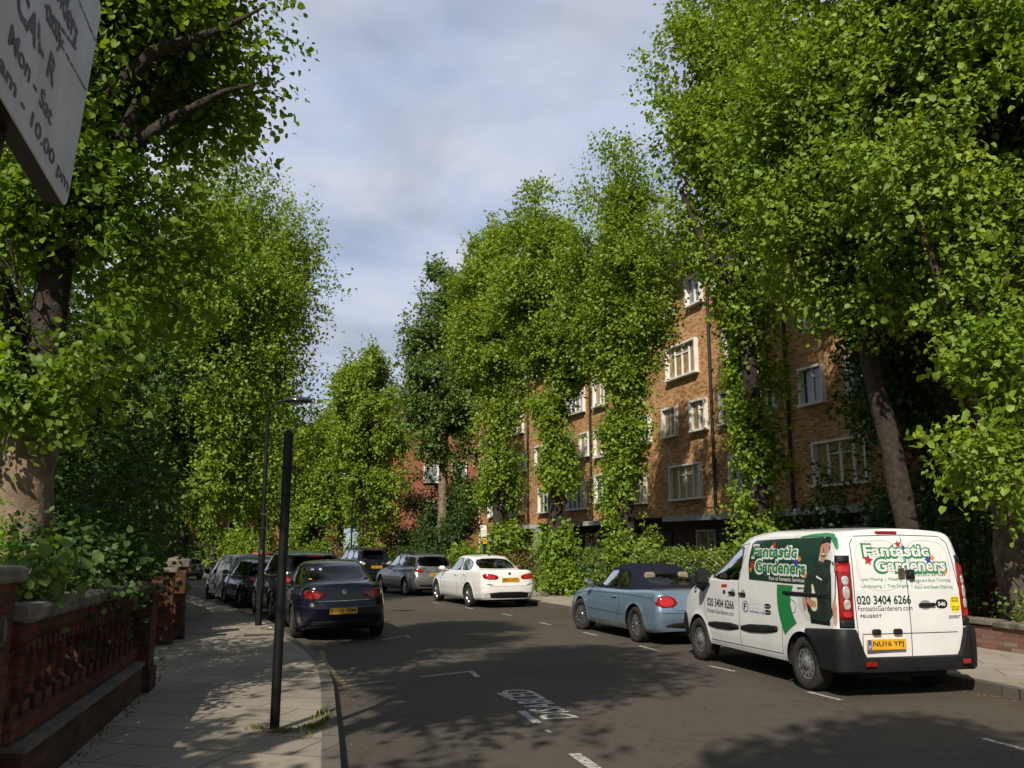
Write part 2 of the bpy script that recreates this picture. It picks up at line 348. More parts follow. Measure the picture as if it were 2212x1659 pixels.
strip('kerb', lambda y: xL(y) - .15, xL, .124, M['kerb'], 1, side=1)
strip('kerb', xR, lambda y: xR(y) + .15, .124, M['kerb'], 1, side=-1)
strip('pavement', lambda y: xR(y) + .15, lambda y: xG(y) + .15, .12, M['rflags'], 6)
strip('garden_ground', lambda y: xG(y) + .15, lambda y: xG(y) + 30, .16, M['soil'], 4)
strip('garden_ground', lambda y: xW(y) - 40, lambda y: xW(y) - .3, .14, M['soil'], 4)
# road markings: each a thin sheet 4 mm above the road
def marking(pts_list, mat, name='road_marking'):
    mb = MB()
    for poly in pts_list:
        mb.add([(x, y, float(gh(x)) + .004) for x, y in poly], [tuple(t) for t in tessellate_polygon([[Vector((x, y, 0)) for x, y in poly]])])
    return tag(mb.build(name, mat, recalc=True), kind='structure')
def dash(a, b, w):
    d = Vector((b[0] - a[0], b[1] - a[1])); n = Vector((-d.y, d.x)).normalized() * w / 2
    return [(a[0] - n.x, a[1] - n.y), (b[0] - n.x, b[1] - n.y), (b[0] + n.x, b[1] + n.y), (a[0] + n.x, a[1] + n.y)]
for a, b in (((4.40, 8.75), (4.75, 7.4)), ((3.64, 11.40), (3.84, 10.80)), ((2.94, 13.82), (3.18, 13.2)), ((2.28, 16.49), (2.51, 15.64)), ((1.48, 18.97), (1.7, 18.3)), ((.64, 21.3), (.88, 20.7)), ((-.26, 23.98), (-.01, 23.36)), ((-1.35, 26.4), (-1.1, 25.8)), ((-2.5, 28.7), (-2.25, 28.15))):
    marking([dash(a, b, .075)], M['linew'])
marking([dash((-1.24, 12.66), (-.55, 13.24), .07), dash((-.585, 13.20), (-.46, 12.64), .08)], M['linew'])
marking([dash((-2.17, 11.84), (-1.71, 12.27), .05)], M['linew'])
marking([dash((-2.46, 17.5), (-2.13, 18.25), .06), dash((-2.13, 18.3), (-1.99, 17.86), .07)], M['linew'])
marking([dash((-.16, 11.33), (.02, 10.82), .08)], M['linew'])
marking([dash((.10, 10.12), (.26, 9.46), .09)], M['linew'])
marking([dash((.54, 8.12), (.70, 7.5), .11)], M['linew'])
marking([dash((.33, 9.12), (.37, 9.0), .05)], M['linew'])
marking([[(-3.30, 15.7), (-3.22, 15.7), (-2.75, 13.9), (-2.12, 11.95), (-2.2, 11.93), (-2.84, 13.9)]], M['liney'])

# ------------------------------------------------------------------ foliage
RNG = np.random.default_rng(7)
def tnoise(p, k, seed):
    r = np.random.default_rng(seed); out = np.zeros(len(p))
    for _ in range(7):
        w = r.normal(size=3); w /= np.linalg.norm(w); out += np.sin(p @ (w * k * r.uniform(.7, 1.5)) + r.uniform(0, 6.28))
    return out / 2.6
def unit(a): return a / np.maximum(np.linalg.norm(a, axis=1, keepdims=True), 1e-9)
LEAF6 = np.array([(0, 0, 0), (.40, .10, .10), (.40, .58, .10), (0, 1, -.04), (-.40, .58, .10), (-.40, .10, .10)])
LEAF4 = np.array([(0, 0, 0), (.42, .42, .09), (0, 1, -.03), (-.42, .42, .09)])
NARROW = np.array([(0, 0, 0), (.20, .35, .05), (0, 1, -.1), (-.20, .35, .05)])
def leaf_mesh(name, pos, tip, nrm, size, mat, parent, shape=6, tint=None, extra=None):
    n = len(pos); tip = unit(tip); nrm = unit(nrm - (nrm * tip).sum(1, keepdims=True) * tip); sid = np.cross(tip, nrm)
    T = {6: LEAF6, 4: LEAF4, 3: NARROW}[shape]; k = len(T)
    v = pos[:, None, :] + size[:, None, None] * (sid[:, None, :] * T[None, :, 0:1] + tip[:, None, :] * T[None, :, 1:2] + nrm[:, None, :] * T[None, :, 2:3])
    base = (np.arange(n) * k)[:, None]
    if k == 6: F = np.array([0, 1, 2, 3, 0, 3, 4, 5]); ls = 4
    else: F = np.array([0, 1, 2, 0, 2, 3]); ls = 3
    loops = (base + F[None, :]).ravel(); nf = n * len(F) // ls
    me = bpy.data.meshes.new(name); me.vertices.add(n * k); me.vertices.foreach_set('co', v.astype(np.float32).ravel())
    me.loops.add(len(loops)); me.loops.foreach_set('vertex_index', loops.astype(np.int32))
    me.polygons.add(nf); me.polygons.foreach_set('loop_start', (np.arange(nf) * ls).astype(np.int32))
    me.update(calc_edges=True)
    at = me.attributes.new('tint', 'FLOAT', 'POINT'); tv = RNG.random(n) if tint is None else tint
    at.data.foreach_set('value', np.repeat(tv, k).astype(np.float32))
    me.materials.append(mat); return link(name, me, parent)
def sprigs(lobes, n, seed, shell=.45, gap=-.3, rough=.16, nk=3.0):
    """centres and outward directions of leafy shoots spread through ellipsoid lobes, with gaps between clumps"""
    r = np.random.default_rng(seed); w = np.array([l[6] if len(l) > 6 else (l[3] * l[4] + l[4] * l[5] + l[3] * l[5]) for l in lobes]); w = w / w.sum()
    P = []; D = []; have = 0
    while have < n:
        m = int(n * 1.5) + 50; i = r.choice(len(lobes), m, p=w); L = np.array([l[:6] for l in lobes])[i]
        d = unit(r.normal(size=(m, 3))); rr = shell + (1 - shell) * r.random(m) ** .7
        rr = rr * (1 + rough * tnoise(d * 1.0 + i[:, None] * 3.1, 3.2, seed + 5)) ; p = L[:, :3] + d * L[:, 3:6] * rr[:, None]
        ok = (tnoise(p, nk, seed + 9) + r.normal(size=m) * .25 > gap) & (p[:, 2] > .2)
        P.append(p[ok]); D.append(d[ok]); have += ok.sum()
    return np.concatenate(P)[:n], np.concatenate(D)[:n]
def foliage(name, lobes, n_leaves, size, mat, parent, seed, shape=6, per=9, length=.5, shell=.3, gap=-.3, droop=.35, upshoot=.6, rough=.16, nk=3.0, core=True):
    r = np.random.default_rng(seed + 77); ns = max(4, n_leaves // per); C, D = sprigs(lobes, ns, seed, shell, gap, rough, nk)
    up = np.array([0, 0, 1.])
    d = unit(D * .75 + up * upshoot * np.clip(D[:, 2:3] + .55, -.5, 1.2) + r.normal(size=D.shape) * .38)
    ts = (np.arange(per) + .5) / per
    ln = length * r.uniform(.6, 1.5, ns)
    pos = C[:, None, :] + d[:, None, :] * (ts[None, :, None] - .2) * ln[:, None, None] - up * (ts ** 2)[None, :, None] * (droop * .35 * ln)[:, None, None]
    m = ns * per; pos = pos.reshape(m, 3) + r.normal(size=(m, 3)) * size * .55
    out = np.repeat(D, per, 0); dd = np.repeat(d, per, 0)
    tip = unit(dd * .35 + out * .35 + r.normal(size=(m, 3)) * .65 - up * droop)
    nr = up * .75 + out * .55 + r.normal(size=(m, 3)) * .45
    sz = size * r.uniform(.45, 1.4, m) * np.repeat(r.uniform(.85, 1.15, ns), per); tint = np.clip(np.repeat(r.normal(.48, .2, ns), per) + r.normal(0, .13, m), 0, 1)
    return leaf_mesh(name, pos, tip, nr, sz, mat, parent, shape, tint), C, D
def plume(x, y, tab, n, seed, lean=0., flat=.85, lo=.38, hi=.62, w=1.):
    """many small uneven lobes round a trunk; tab gives the outline radius over height"""
    r = np.random.default_rng(seed); f = pchip(tab); z0, z1 = tab[0][0], tab[-1][0]; out = []
    zs = np.linspace(z0, z1, 60); cw = np.cumsum(f(zs) ** 1.6 + .05); cw /= cw[-1]
    for _ in range(n):
        z = float(np.interp(r.random(), cw, zs)); R_ = float(f(z)); a = r.uniform(0, 6.283); q = R_ * r.uniform(lo, hi); d = max(0, R_ - q * .9) * r.uniform(.45, 1.05)
        out.append((x + lean * (z - z0) + d * math.cos(a), y + d * math.sin(a) * flat, z, q, q, q * r.uniform(.7, 1.25), 3 * q * q * w))
    return out
def scaled(P, k): return [(p[0] * k, p[1] * k, 1.78 + (p[2] - 1.78) * k if p[2] > .5 else p[2], *[q * k for q in p[3:6]], *[q * k * k for q in p[6:]]) for p in P]
def bent(a, b, r, n=5, j=.06):
    a, b = Vector(a), Vector(b); L = (b - a).length
    return [a.lerp(b, k / n) + (Vector((r.normal(), r.normal(), r.normal() * .5)) * L * j if 0 < k < n else Vector()) for k in range(n + 1)]
def tree(name, label, trunk, lobes, n, size, mat, bark, seed, shape=6, limbs=None, group=None, nb=34, **kw):
    """trunk: (x,y,z,radius) points; limbs: lists of such points"""
    r = np.random.default_rng(seed); b = trunk[0]
    root = empty(name, (b[0], b[1], b[2]), label=label, cat='tree', group=group); o = np.array([b[0], b[1], b[2]])
    rel = lambda p: (p[0] - o[0], p[1] - o[1], p[2] - o[2])
    tb = MB(); pts = []; rad = []
    for k in range(len(trunk) - 1):
        a, c = trunk[k], trunk[k + 1]
        for q in range(4): f = q / 4; pts.append(tuple(a[i] + (c[i] - a[i]) * f + (r.normal() * .015 if i < 2 and k + q else 0) for i in range(3))); rad.append((a[3] + (c[3] - a[3]) * f) * r.uniform(.95, 1.06))
    pts.append(trunk[-1][:3]); rad.append(trunk[-1][3]); rad[0] *= 1.3
    rad[1] *= 1.06; tb.tube([rel(p) for p in pts], rad, 22)
    q = np.array(tb.v); ax_ = np.repeat(np.array([rel(p) for p in pts] ), 22, 0); ax_ = np.concatenate([ax_, ax_[:22], ax_[-22:]]); dv = q - ax_; kn = 1 + .09 * tnoise(q, 4.5, seed)[:, None] + .05 * tnoise(q, 14, seed + 1)[:, None]; tb.v = [tuple(v) for v in ax_ + dv * kn]
    lm = MB()
    for lb in (limbs or []): lm.tube([rel(p[:3]) for p in lb], [p[3] for p in lb], 9)
    lob = [(l[0] - o[0], l[1] - o[1], l[2] - o[2], *l[3:]) for l in lobes]
    f, C, D = foliage('crown', lob, n, size, mat, root, seed, shape, **kw)
    P = np.array(pts) - o; anchors = [np.array(rel(p[:3])) for lb in (limbs or []) for p in lb[1:]] + [p for p in P[len(P) // 3:]]
    A = np.array(anchors)
    for i in r.choice(len(C), min(nb, len(C)), replace=False):
        c = C[i] - D[i] * .1; dist = np.linalg.norm(A - c, axis=1) + np.clip(A[:, 2] - c[2] + .3, 0, 9) * 1.5; a = A[dist.argmin()]
        L = np.linalg.norm(c - a)
        lm.tube(bent(a, c, r, 5, .05), list(np.linspace(min(.075, .018 + .012 * L), .006, 6)), 5, cap=False)
    # thin bare shoots that carry the outermost leaves
    for i in r.choice(len(C), min(int(nb * 3), len(C)), replace=False):
        c = C[i]; a = c - D[i] * .5 + np.array([0, 0, -.35]); lm.tube([a, (a + c) / 2 + r.normal(size=3) * .04, c + D[i] * .15], [.011, .008, .004], 4, cap=False)
    tr = tb.build('trunk', bark, root); lm.build('limbs', M['bark'] if bark == M['barkl'] else bark, root)  # limbs on pale trunks take the dark bark: crown shade put into their colour
    return root
def shrub(name, label, lobes, n, size, mat, seed, cat='shrub', group=None, shape=4, kw_st=26, back=0, **kw):
    c = lobes[0]; z0 = float(gh(c[0])) + .13; root = empty(name, (c[0], c[1], z0), label=label, cat=cat, group=group)
    lob = [(l[0] - c[0], l[1] - c[1], l[2] - z0, *l[3:]) for l in lobes]
    f, C, D = foliage('foliage', lob, n, size, mat, root, seed, shape, **kw); r = np.random.default_rng(seed + 3); tb = MB()
    for i in r.choice(len(C), min(kw_st, len(C)), replace=False):
        b = np.array([C[i][0] * .35 - back + r.normal() * .05, C[i][1] * .35 + r.normal() * .05, 0]); tb.tube(bent(b, C[i], r, 4, .05), [.025, .02, .015, .01, .006], 5, cap=False)
    tb.build('stems', M['bark'], root); return root
# ------------------------------------------------------------------ text
_txt = {}
def text2d(s, size, bold=0., shear=0., spacing=1., align='CENTER'):
    key = (s, bold, shear, spacing, align)
    if key not in _txt:
        cu = bpy.data.curves.new('text', 'FONT'); cu.body = s; cu.size = 1; cu.offset = bold; cu.shear = shear; cu.space_character = spacing; cu.align_x = align; cu.align_y = 'CENTER'; cu.resolution_u = 3
        ob = bpy.data.objects.new('text', cu); COL.objects.link(ob)
        dg = bpy.context.evaluated_depsgraph_get(); me = bpy.data.meshes.new_from_object(ob.evaluated_get(dg))
        _txt[key] = ([(v.co.x, v.co.y) for v in me.vertices], [tuple(p.vertices) for p in me.polygons])
        bpy.data.objects.remove(ob); bpy.data.curves.remove(cu); bpy.data.meshes.remove(me)
    v, f = _txt[key]; return [(x * size, y * size) for x, y in v], f
def fit_text(s, x0, x1, z0, z1, bold=0., shear=0., spacing=1.):
    """text stretched to fill a box"""
    v, f = text2d(s, 1, bold, shear, spacing); a = np.array(v); lo, hi = a.min(0), a.max(0)
    return [(x0 + (x - lo[0]) / (hi[0] - lo[0]) * (x1 - x0), z0 + (z - lo[1]) / (hi[1] - lo[1]) * (z1 - z0)) for x, z in v], f
# ------------------------------------------------------------------ road lettering
def road_text():
    v, f = fit_text('DISABLED', 0, 1.93, 0, .40, bold=.016)
    o = Vector((.71, 9.74)); d = Vector((-.2535, .967)).normalized(); u = Vector((-d.y, d.x))
    P = [o + d * x + u * y for x, y in v]
    mb = MB(); mb.add([(p.x, p.y, .0045) for p in P], f)
    tag(mb.build('road_marking', M['linew2'], recalc=True), kind='structure')
road_text()
# ------------------------------------------------------------------ apartment block
def facade(name, loc, az, label, mat_wall, s0, s1, depth, z1):
    """local x runs along the wall (away from the camera), y = 0 is the face, -y is into the street"""
    rz = math.pi / 2 - az
    root = empty(name, (loc[0], loc[1], 0), rz, label, 'building')
    return root
BAZ = R(-19); FP = (7.13, 36.5)
SRF = {}
def window_mesh(root, s, z0, w, h, lights, pane, depth=.17, transom=True, yd=1):
    """white projecting surround, mullions and a transom; the pane lies behind them; yd=+1: the street lies towards +y"""
    e = MB(); t = .075; y0, y1 = -.05, depth
    yc = yd * (y0 + y1) / 2; dy = y1 - y0
    e.box((s - w / 2 + t / 2, yc, z0 + h / 2), (t, dy, h)); e.box((s + w / 2 - t / 2, yc, z0 + h / 2), (t, dy, h))
    e.box((s, yc, z0 + h - t / 2), (w - 2 * t, dy, t)); e.box((s, yd * (y1 / 2 + .02), z0 - .002), (w + .12, y1 + .06, .075))
    for k in range(1, lights):
        x = s - w / 2 + t + (w - 2 * t) * k / lights; e.box((x, yd * .03, z0 + h / 2), (.055, .05, h - 2 * t))
    if transom:
        for k in range(lights):
            if lights > 2 and k in (0, lights - 1) and lights != 2: continue
            if lights == 2 and k == 1: continue
            a = s - w / 2 + t + (w - 2 * t) * k / lights; b = a + (w - 2 * t) / lights
            e.box(((a + b) / 2, yd * .032, z0 + h * .70), (b - a - .055, .05, .05))
    for k in range(lights):
        a = s - w / 2 + t + (w - 2 * t) * k / lights; b = a + (w - 2 * t) / lights
        for q in (a + .045, b - .045): e.box((q, yd * .02, z0 + h / 2), (.035, .036, h - 2.2 * t))
    f = e.build('window', M['white'], root)
    p = MB(); p.box((s, yd * .004, z0 + h / 2), (w - .1, .02, h - .1)); p.build('pane', pane, f)
    return f
def apartment():
    rz = math.pi / 2 - BAZ                       # local +x along (sin az, cos az); local +y = left of it = towards the street
    root = empty('apartment_building', (FP[0], FP[1], 0), rz, 'five storey yellow brick apartment block with white windows behind the lime trees', 'building')
    w = MB(); s0, s1, H = -11.75, 29.0, 13.2
    w.box(((s0 + s1) / 2, -5, (2.95 + H) / 2), (s1 - s0, 10, H - 2.95)); w.build('wall', M['stock'], root)
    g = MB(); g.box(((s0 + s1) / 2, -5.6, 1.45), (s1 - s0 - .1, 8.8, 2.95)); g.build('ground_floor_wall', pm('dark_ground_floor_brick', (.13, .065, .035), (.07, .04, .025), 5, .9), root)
    r = MB(); r.box(((s0 + s1) / 2, -4.8, H + .09), (s1 - s0 + .7, 11.2, .18)); r.prism([(s0 + .3, H + .18), (s1 - .3, H + .18), (s1 - 2.5, H + 1.9), (s0 + 2.5, H + 1.9)], -9, -.6, 'y'); r.build('roof', M['slate'], root)
    for a, b in ((-11.7, -7.2), (-2.95, .95), (7.3, 9.2), (10.2, 13.0), (17, 19.3), (-6.9, -3.4)):
        m = MB(); m.box(((a + b) / 2, .30, 2.83), (b - a, .62, .22)); m.build('canopy_slab', M['concrete'], root)
    for s in (-10.9, 13.0, 16.5, 24):
        m = MB(); m.box((s, .32, 1.4), (.32, .32, 2.6)); m.build('column', M['concrete'], root)
    rr = random.Random(4); kinds = [M['glaze'], M['glazec'], M['glazen'], M['glaze']]
    for c in (-9.55, -4.65, -.1, 4.6, 11.3, 15.6, 20.8, 25.4):
        for z0, ty in ((3.62, 'w'), (6.3, 'n'), (8.7, 'w'), (11.5, 'n')):
            if ty == 'w': window_mesh(root, c, z0, 2.48, 1.42, 4, M['glazec'] if (c == -.1 and z0 < 5) else kinds[rr.randrange(4)])
            else:
                for dx in (-1.2, 1.13): window_mesh(root, c + dx, z0, 1.2, 1.25, 2, M['glazec'] if c == -.1 and z0 < 9 else kinds[rr.randrange(4)])
    for z0 in (3.83, 6.1, 8.68, 11.4): window_mesh(root, 8.1, z0, 1.36, 1.42, 2, kinds[rr.randrange(4)])
    for c in (-9.4, -4.6, -.2, 4.6, 11.4, 15.5, 20.6, 25.3):     # ground floor doors and windows behind the canopy
        f = window_mesh(root, c + .55, 1.15, 1.5, 1.25, 2, M['glazec'])
        f.location.y = -1.2
        d = MB(); d.box((c - .75, -1.17, 1.25), (.95, .08, 2.2)); d.build('door', pm('dark_door', (.02, .035, .03), None, 5, .5) if c == -9.4 else bpy.data.materials['dark_door'], root)
    for s, z0, z1 in ((-2.33, .2, 13), (9.3, .2, 13), (7.32, .2, 13), (18.7, .2, 13), (-7.1, 3, 13), (22.9, 3, 13), (-11.55, .2, 13.2)):
        m = MB(); m.tube([(s, .09, z0), (s, .09, z1)], .065, 8)
        for z in np.arange(max(z0, 3.2), z1, 1.8): m.box((s, .05, z), (.2, .1, .07))
        m.build('drainpipe', M['pipe'], root)
    m = MB(); pts = [(-2.3, .03, 3.25)]
    for k in range(1, 9): pts.append((-2.3 + k * .42, .03, 3.25 - .1 * math.sin(k * .8) + .06 * k * (k < 5)))
    m.tube(pts, .012, 5); m.build('cable', M['pipe'], root)
    m = MB(); m.tube([(1.6, -3, H + 1.5), (1.6, -3, H + 3.4)], .035, 6); m.tube([(1.6, -3, H + 3.2), (1.6, -3, H + 4.6)], .014, 5); m.build('antenna', M['alloy'], root)
    return root
apartment()
def red_building():
    rz = math.pi / 2 - BAZ
    root = empty('mansion_block', (FP[0] + math.sin(BAZ) * -11.9, FP[1] + math.cos(BAZ) * -11.9, 0), rz, 'tall red brick block behind the rightmost trees, adjoining the yellow flats', 'building')
    w = MB(); w.box((-7, -4.4, 6.6), (13.9, 9.5, 13.2)); w.build('wall', M['redbrick'], root)
    r = MB(); r.box((-7, -4.4, 13.3), (14.5, 10.1, .24)); r.build('roof', pm('copper_roof', (.25, .42, .36), (.16, .28, .24), 2, .7), root)
    for s in (-9.2, -12.5):
        for z0 in (3.4, 6.2, 9.0): window_mesh(root, s, z0, 1.3, 1.5, 2, M['glaze']).location.y = .352
    return root
red_building()
def far_block():
    az = R(-100)
    root = empty('brick_wing', (1.2, 67.5, 0), R(4), 'plain red brick wing with few windows seen beyond the dark green bushes', 'building')
    w = MB(); w.box((-6.3, 4, 6.0), (12.6, 8, 13)); w.build('wall', M['redbrick'], root)
    r = MB(); r.box((-6.3, 4, 12.62), (13.4, 8.8, .22)); r.build('roof', M['slate'], root)
    for s in (-7.3, -5.2, -3.1, -1.2):
        for z0 in (1.0, 3.4, 6.4, 9.2):
            if (s, z0) == (-5.2, 9.2): continue
            window_mesh(root, s, z0, 1.15, 1.6, 1, M['glazen'] if z0 > 6 else M['glaze'], transom=True, yd=-1)
    for s in (-6.2, -2.2):
        m = MB(); m.tube([(s, -.08, .2), (s, -.08, 12.4)], .07, 6); m.build('drainpipe', M['pipe'], root)
    m = MB(); m.box((-9.1, -.06, 6.2), (.5, .14, .5)); m.build('vent', M['pipe'], root)
    return root
far_block()
def house(x, y, rz, label, bay):
    root = empty('terraced_house', (x, y, float(gh(x))), rz, label, 'house', 'red brick houses at the far end of the street')
    w = MB(); w.box((0, 3, 4.2), (5.6, 6, 8.6)); w.build('wall', M['redbrick'], root)
    r = MB(); r.prism([(-3, 8.5), (3, 8.5), (0, 11.0)], -.3, 6.3, 'y'); r.build('roof', M['slate'], root)
    for s in (-1.5, 1.4):
        for z0 in (.9, 3.9, 6.6): window_mesh(root, s, z0, 1.3, 1.6, 2, M['glaze'], yd=-1)
    p = MB(); p.box((bay, -.5, 1.5), (1.5, 1.0, 3.0)); p.box((bay, -.55, 3.1), (1.8, 1.2, .2)); p.build('porch', M['white'], root)
    return root
house(-30.5, 86, R(14), 'far red brick house with white porch at the end of the street, left one', -1.2)
house(-24.5, 84.5, R(14), 'far red brick house with white porch, beside the tall black post', .9)
house(-18.6, 83, R(14), 'far red brick house glimpsed between the two ivy clad trees', -1)
# ------------------------------------------------------------------ left garden wall of pierced brickwork
def garden_wall():
    x0, y0, x1, y1 = -3.34, 6.1, -4.33, 10.45
    L = math.hypot(x1 - x0, y1 - y0); rz = math.atan2(y1 - y0, x1 - x0); z0 = .12
    root = empty('garden_wall', (x0, y0, z0), rz, 'low red brick wall pierced by a row of brick balusters, beside the left pavement', 'wall')
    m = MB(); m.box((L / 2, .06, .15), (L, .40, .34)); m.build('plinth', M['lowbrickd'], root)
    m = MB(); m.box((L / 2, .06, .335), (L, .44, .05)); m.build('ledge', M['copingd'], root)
    m = MB(); m.box((L / 2, .07, .43), (L, .27, .142)); m.box((L / 2, .07, 1.08), (L, .27, .12))
    n = int(L / .27)
    for k in range(n * 2 + 1): m.box((L * (k + .25) / (n * 2 + 1), -.085, .985), (.075, .05, .07))
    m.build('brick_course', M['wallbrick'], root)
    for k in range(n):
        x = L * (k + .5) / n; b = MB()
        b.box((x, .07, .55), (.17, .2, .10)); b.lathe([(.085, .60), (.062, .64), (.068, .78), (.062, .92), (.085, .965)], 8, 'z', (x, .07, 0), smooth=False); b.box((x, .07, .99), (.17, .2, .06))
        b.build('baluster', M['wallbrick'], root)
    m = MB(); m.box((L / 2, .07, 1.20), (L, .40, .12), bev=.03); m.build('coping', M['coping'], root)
    m = MB(); m.box((L / 2, .30, .62), (L, .03, .9)); m.build('backing', M['soil'], root)
    return root
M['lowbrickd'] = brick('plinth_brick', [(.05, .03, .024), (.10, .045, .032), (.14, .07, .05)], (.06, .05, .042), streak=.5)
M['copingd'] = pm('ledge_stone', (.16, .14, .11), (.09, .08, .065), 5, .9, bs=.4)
garden_wall()
def pier(name, x, y, rz, w, h, label, cat='wall pier', box=False, cap=1.0):
    root = empty(name, (x, y, .12 + float(gh(x))), rz, label, cat)
    m = MB(); m.box((0, 0, .12), (w + .06, w + .06, .26)); m.build('plinth', M['lowbrickd'], root)
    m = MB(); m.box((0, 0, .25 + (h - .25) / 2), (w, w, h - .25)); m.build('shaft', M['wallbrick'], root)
    m = MB(); m.box((0, 0, h + .05 * cap), (w + .12, w + .12, .10 * cap), bev=.02); k = w / 2 + .02
    m.add([(-k, -k, h + .1 * cap), (k, -k, h + .1 * cap), (k, k, h + .1 * cap), (-k, k, h + .1 * cap), (0, 0, h + .135 * cap)], [(0, 1, 4), (1, 2, 4), (2, 3, 4), (3, 0, 4)])
    m.build('cap', M['coping'], root)
    if box:
        m = MB(); m.box((0, -w / 2 - .004, 1.12), (.17, .012, .20)); m.box((0, -w / 2 - .014, 1.12), (.05, .012, .13), 1); m.build('number_plaque', [M['alloyd'], M['coping']], root)
    return root
pier('wall_pier', -3.46, 5.80, R(103), .42, 1.42, 'near brick pier with stone cap and small metal plaque, at the left edge', box=True)
pier('wall_pier', -4.42, 10.75, R(103), .40, 1.10, 'low brick pier with flat cap ending the balustered wall')
pier('gate_pier', -6.18, 16.1, R(107), .36, 1.22, 'sunlit orange brick gate pier with grey stone cap')
pier('gate_pier', -6.32, 17.0, R(107), .40, 1.30, 'brick gate pier just behind the sunlit one, with a taller stepped cap', cap=1.5)
def rear_wall():
    ys = np.arange(17.3, 44, 1.5); root = empty('boundary_wall', (-6.4, 17.3, .1), 0, 'low shaded brick boundary wall running on from the gate piers', 'wall')
    m = MB(); c = MB()
    for i in range(len(ys) - 1):
        a = Vector((float(xW(ys[i])) + .05, ys[i])); b = Vector((float(xW(ys[i + 1])) + .05, ys[i + 1])); mid = (a + b) / 2; d = b - a; z = float(gh(mid.x)) + .1
        m.box((mid.x + 6.4, mid.y - 17.3, z + .25), (d.length, .24, .9), rz=math.atan2(d.y, d.x)); c.box((mid.x + 6.4, mid.y - 17.3, z + .74), (d.length + .01, .34, .085), rz=math.atan2(d.y, d.x))
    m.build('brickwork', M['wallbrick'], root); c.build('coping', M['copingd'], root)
rear_wall()
def right_wall():
    ys = np.arange(5, 16.6, 1.4); root = empty('low_wall', (float(xG(5)), 5, .12), 0, 'knee high brick wall with stone coping behind the right pavement', 'wall')
    m = MB(); c = MB()
    for i in range(len(ys) - 1):
        a = Vector((float(xG(ys[i])), ys[i])); b = Vector((float(xG(ys[i + 1])), ys[i + 1])); mid = (a + b) / 2; d = b - a
        m.box((mid.x - float(xG(5)), mid.y - 5, .17), (d.length, .24, .36), rz=math.atan2(d.y, d.x))
        c.box((mid.x - float(xG(5)), mid.y - 5, .40 + .02 * (i % 2)), (d.length - .012, .34, .09), rz=math.atan2(d.y, d.x) + .006 * (i % 3 - 1), bev=.012)
    m.build('brickwork', M['lowbrick'], root); c.build('coping', M['coping'], root)
right_wall()
# ------------------------------------------------------------------ street furniture
def lamp(x, y, h, reach, dirx, label, base=True):
    z = float(gh(x)) + .12; root = empty('street_lamp', (x, y, z), 0, label, 'street lamp', 'black street lamps')
    m = MB(); m.tube([(0, 0, 0), (0, 0, 1.5)], .075, 12); m.tube([(0, 0, 1.5), (0, 0, 1.58)], [.075, .048], 12, cap=False); m.tube([(-.0, 0, 1.58), (-.02, 0, h - .35)], [.046, .038], 10)
    m.tube([(-.02, 0, h - .36), (0.0, 0, h - .22), (.07 * dirx, 0, h - .09), (.2 * dirx, 0, h - .01), (reach * dirx, 0, h)], .026, 8); m.build('post', M['blackmetal'], root)
    m = MB(); m.box((0, -.078, .55), (.09, .012, .42)); m.build('access_door', M['blackmetal'], root)
    c = reach * dirx + .34 * dirx; l = MB(); n = 20; pr = [(.0, .105), (.16, .09), (.28, .05), (.335, .0), (.31, -.035), (.16, -.05), (0, -.055)]
    vs = []; fs = []
    for r_, hh in pr:
        for k in range(n): a = k * math.tau / n; vs.append((c + r_ * math.cos(a), r_ * .62 * math.sin(a), h + hh))
    for i in range(len(pr) - 1):
        for k in range(n): j = (k + 1) % n; fs.append((i * n + k, i * n + n + k, i * n + n + j, i * n + j))
    l.add(vs, fs, 0, True); l.lathe([(.0, .13), (.03, .125), (.03, .08)], 10, 'z', (c, 0, h)); l.build('lantern', [M['lampmetal']], root)
    g = MB(); g.lathe([(.0, -.075), (.10, -.07), (.16, -.045)], 16, 'z', (c, 0, h)); g.build('diffuser', M['clearlens'], root)
    return root
M['lampmetal'] = pm('lantern_enamel', (.03, .032, .036), (.02, .022, .025), 5, .22, coat=.6)
l1 = lamp(-5.41, 19.52, 4.85, .28, 1, 'street lamp at the left kerb behind the navy saloon, lantern pointing right')
m = MB()
for z in (2.05, 2.35): m.box((.02, -.05, z), (.14, .02, .03))
m.box((.09, -.055, 2.2), (.012, .05, .36)); m.build('sign_bracket', M['chrome'], l1)
lamp(-9.0, 50.5, 5.75, .15, -1, 'distant slender street lamp among the trees, lantern pointing left')
def black_post():
    root = empty('bollard_post', (-2.16, 8.49, .12), 0, 'tall plain black steel post on the left pavement, cap on top', 'post', ry=R(.2))
    m = MB(); m.tube([(0, 0, 0), (0, 0, 2.66)], .044, 18); m.build('shaft', M['blackmetal'], root, sharp=40)
    m = MB(); m.lathe([(.047, 2.64), (.047, 2.70), (.03, 2.745), (0, 2.76)], 16); m.build('cap', M['blackmetal'], root)
    m = MB()
    for z in (2.38, 2.12): m.lathe([(.046, z), (.048, z), (.048, z + .02), (.046, z + .02)], 16); m.box((.06, -.01, z + .01), (.05, .02, .025))
    m.tube([(.085, -.01, 2.08), (.085, -.01, 2.42)], .005, 5); m.build('sign_clip', M['blackmetal'], root)
    m = MB(); m.lathe([(.045, 0), (.11, .004), (.10, .012), (.045, .02)], 14); m.build('mortar_collar', M['coping'], root)
black_post()
def panel_axes(): return Vector((math.sin(R(-15.5)), math.cos(R(-15.5)), 0)), Vector((.0694, .0192, .9974)), Vector((.9611, .2665, -.072))
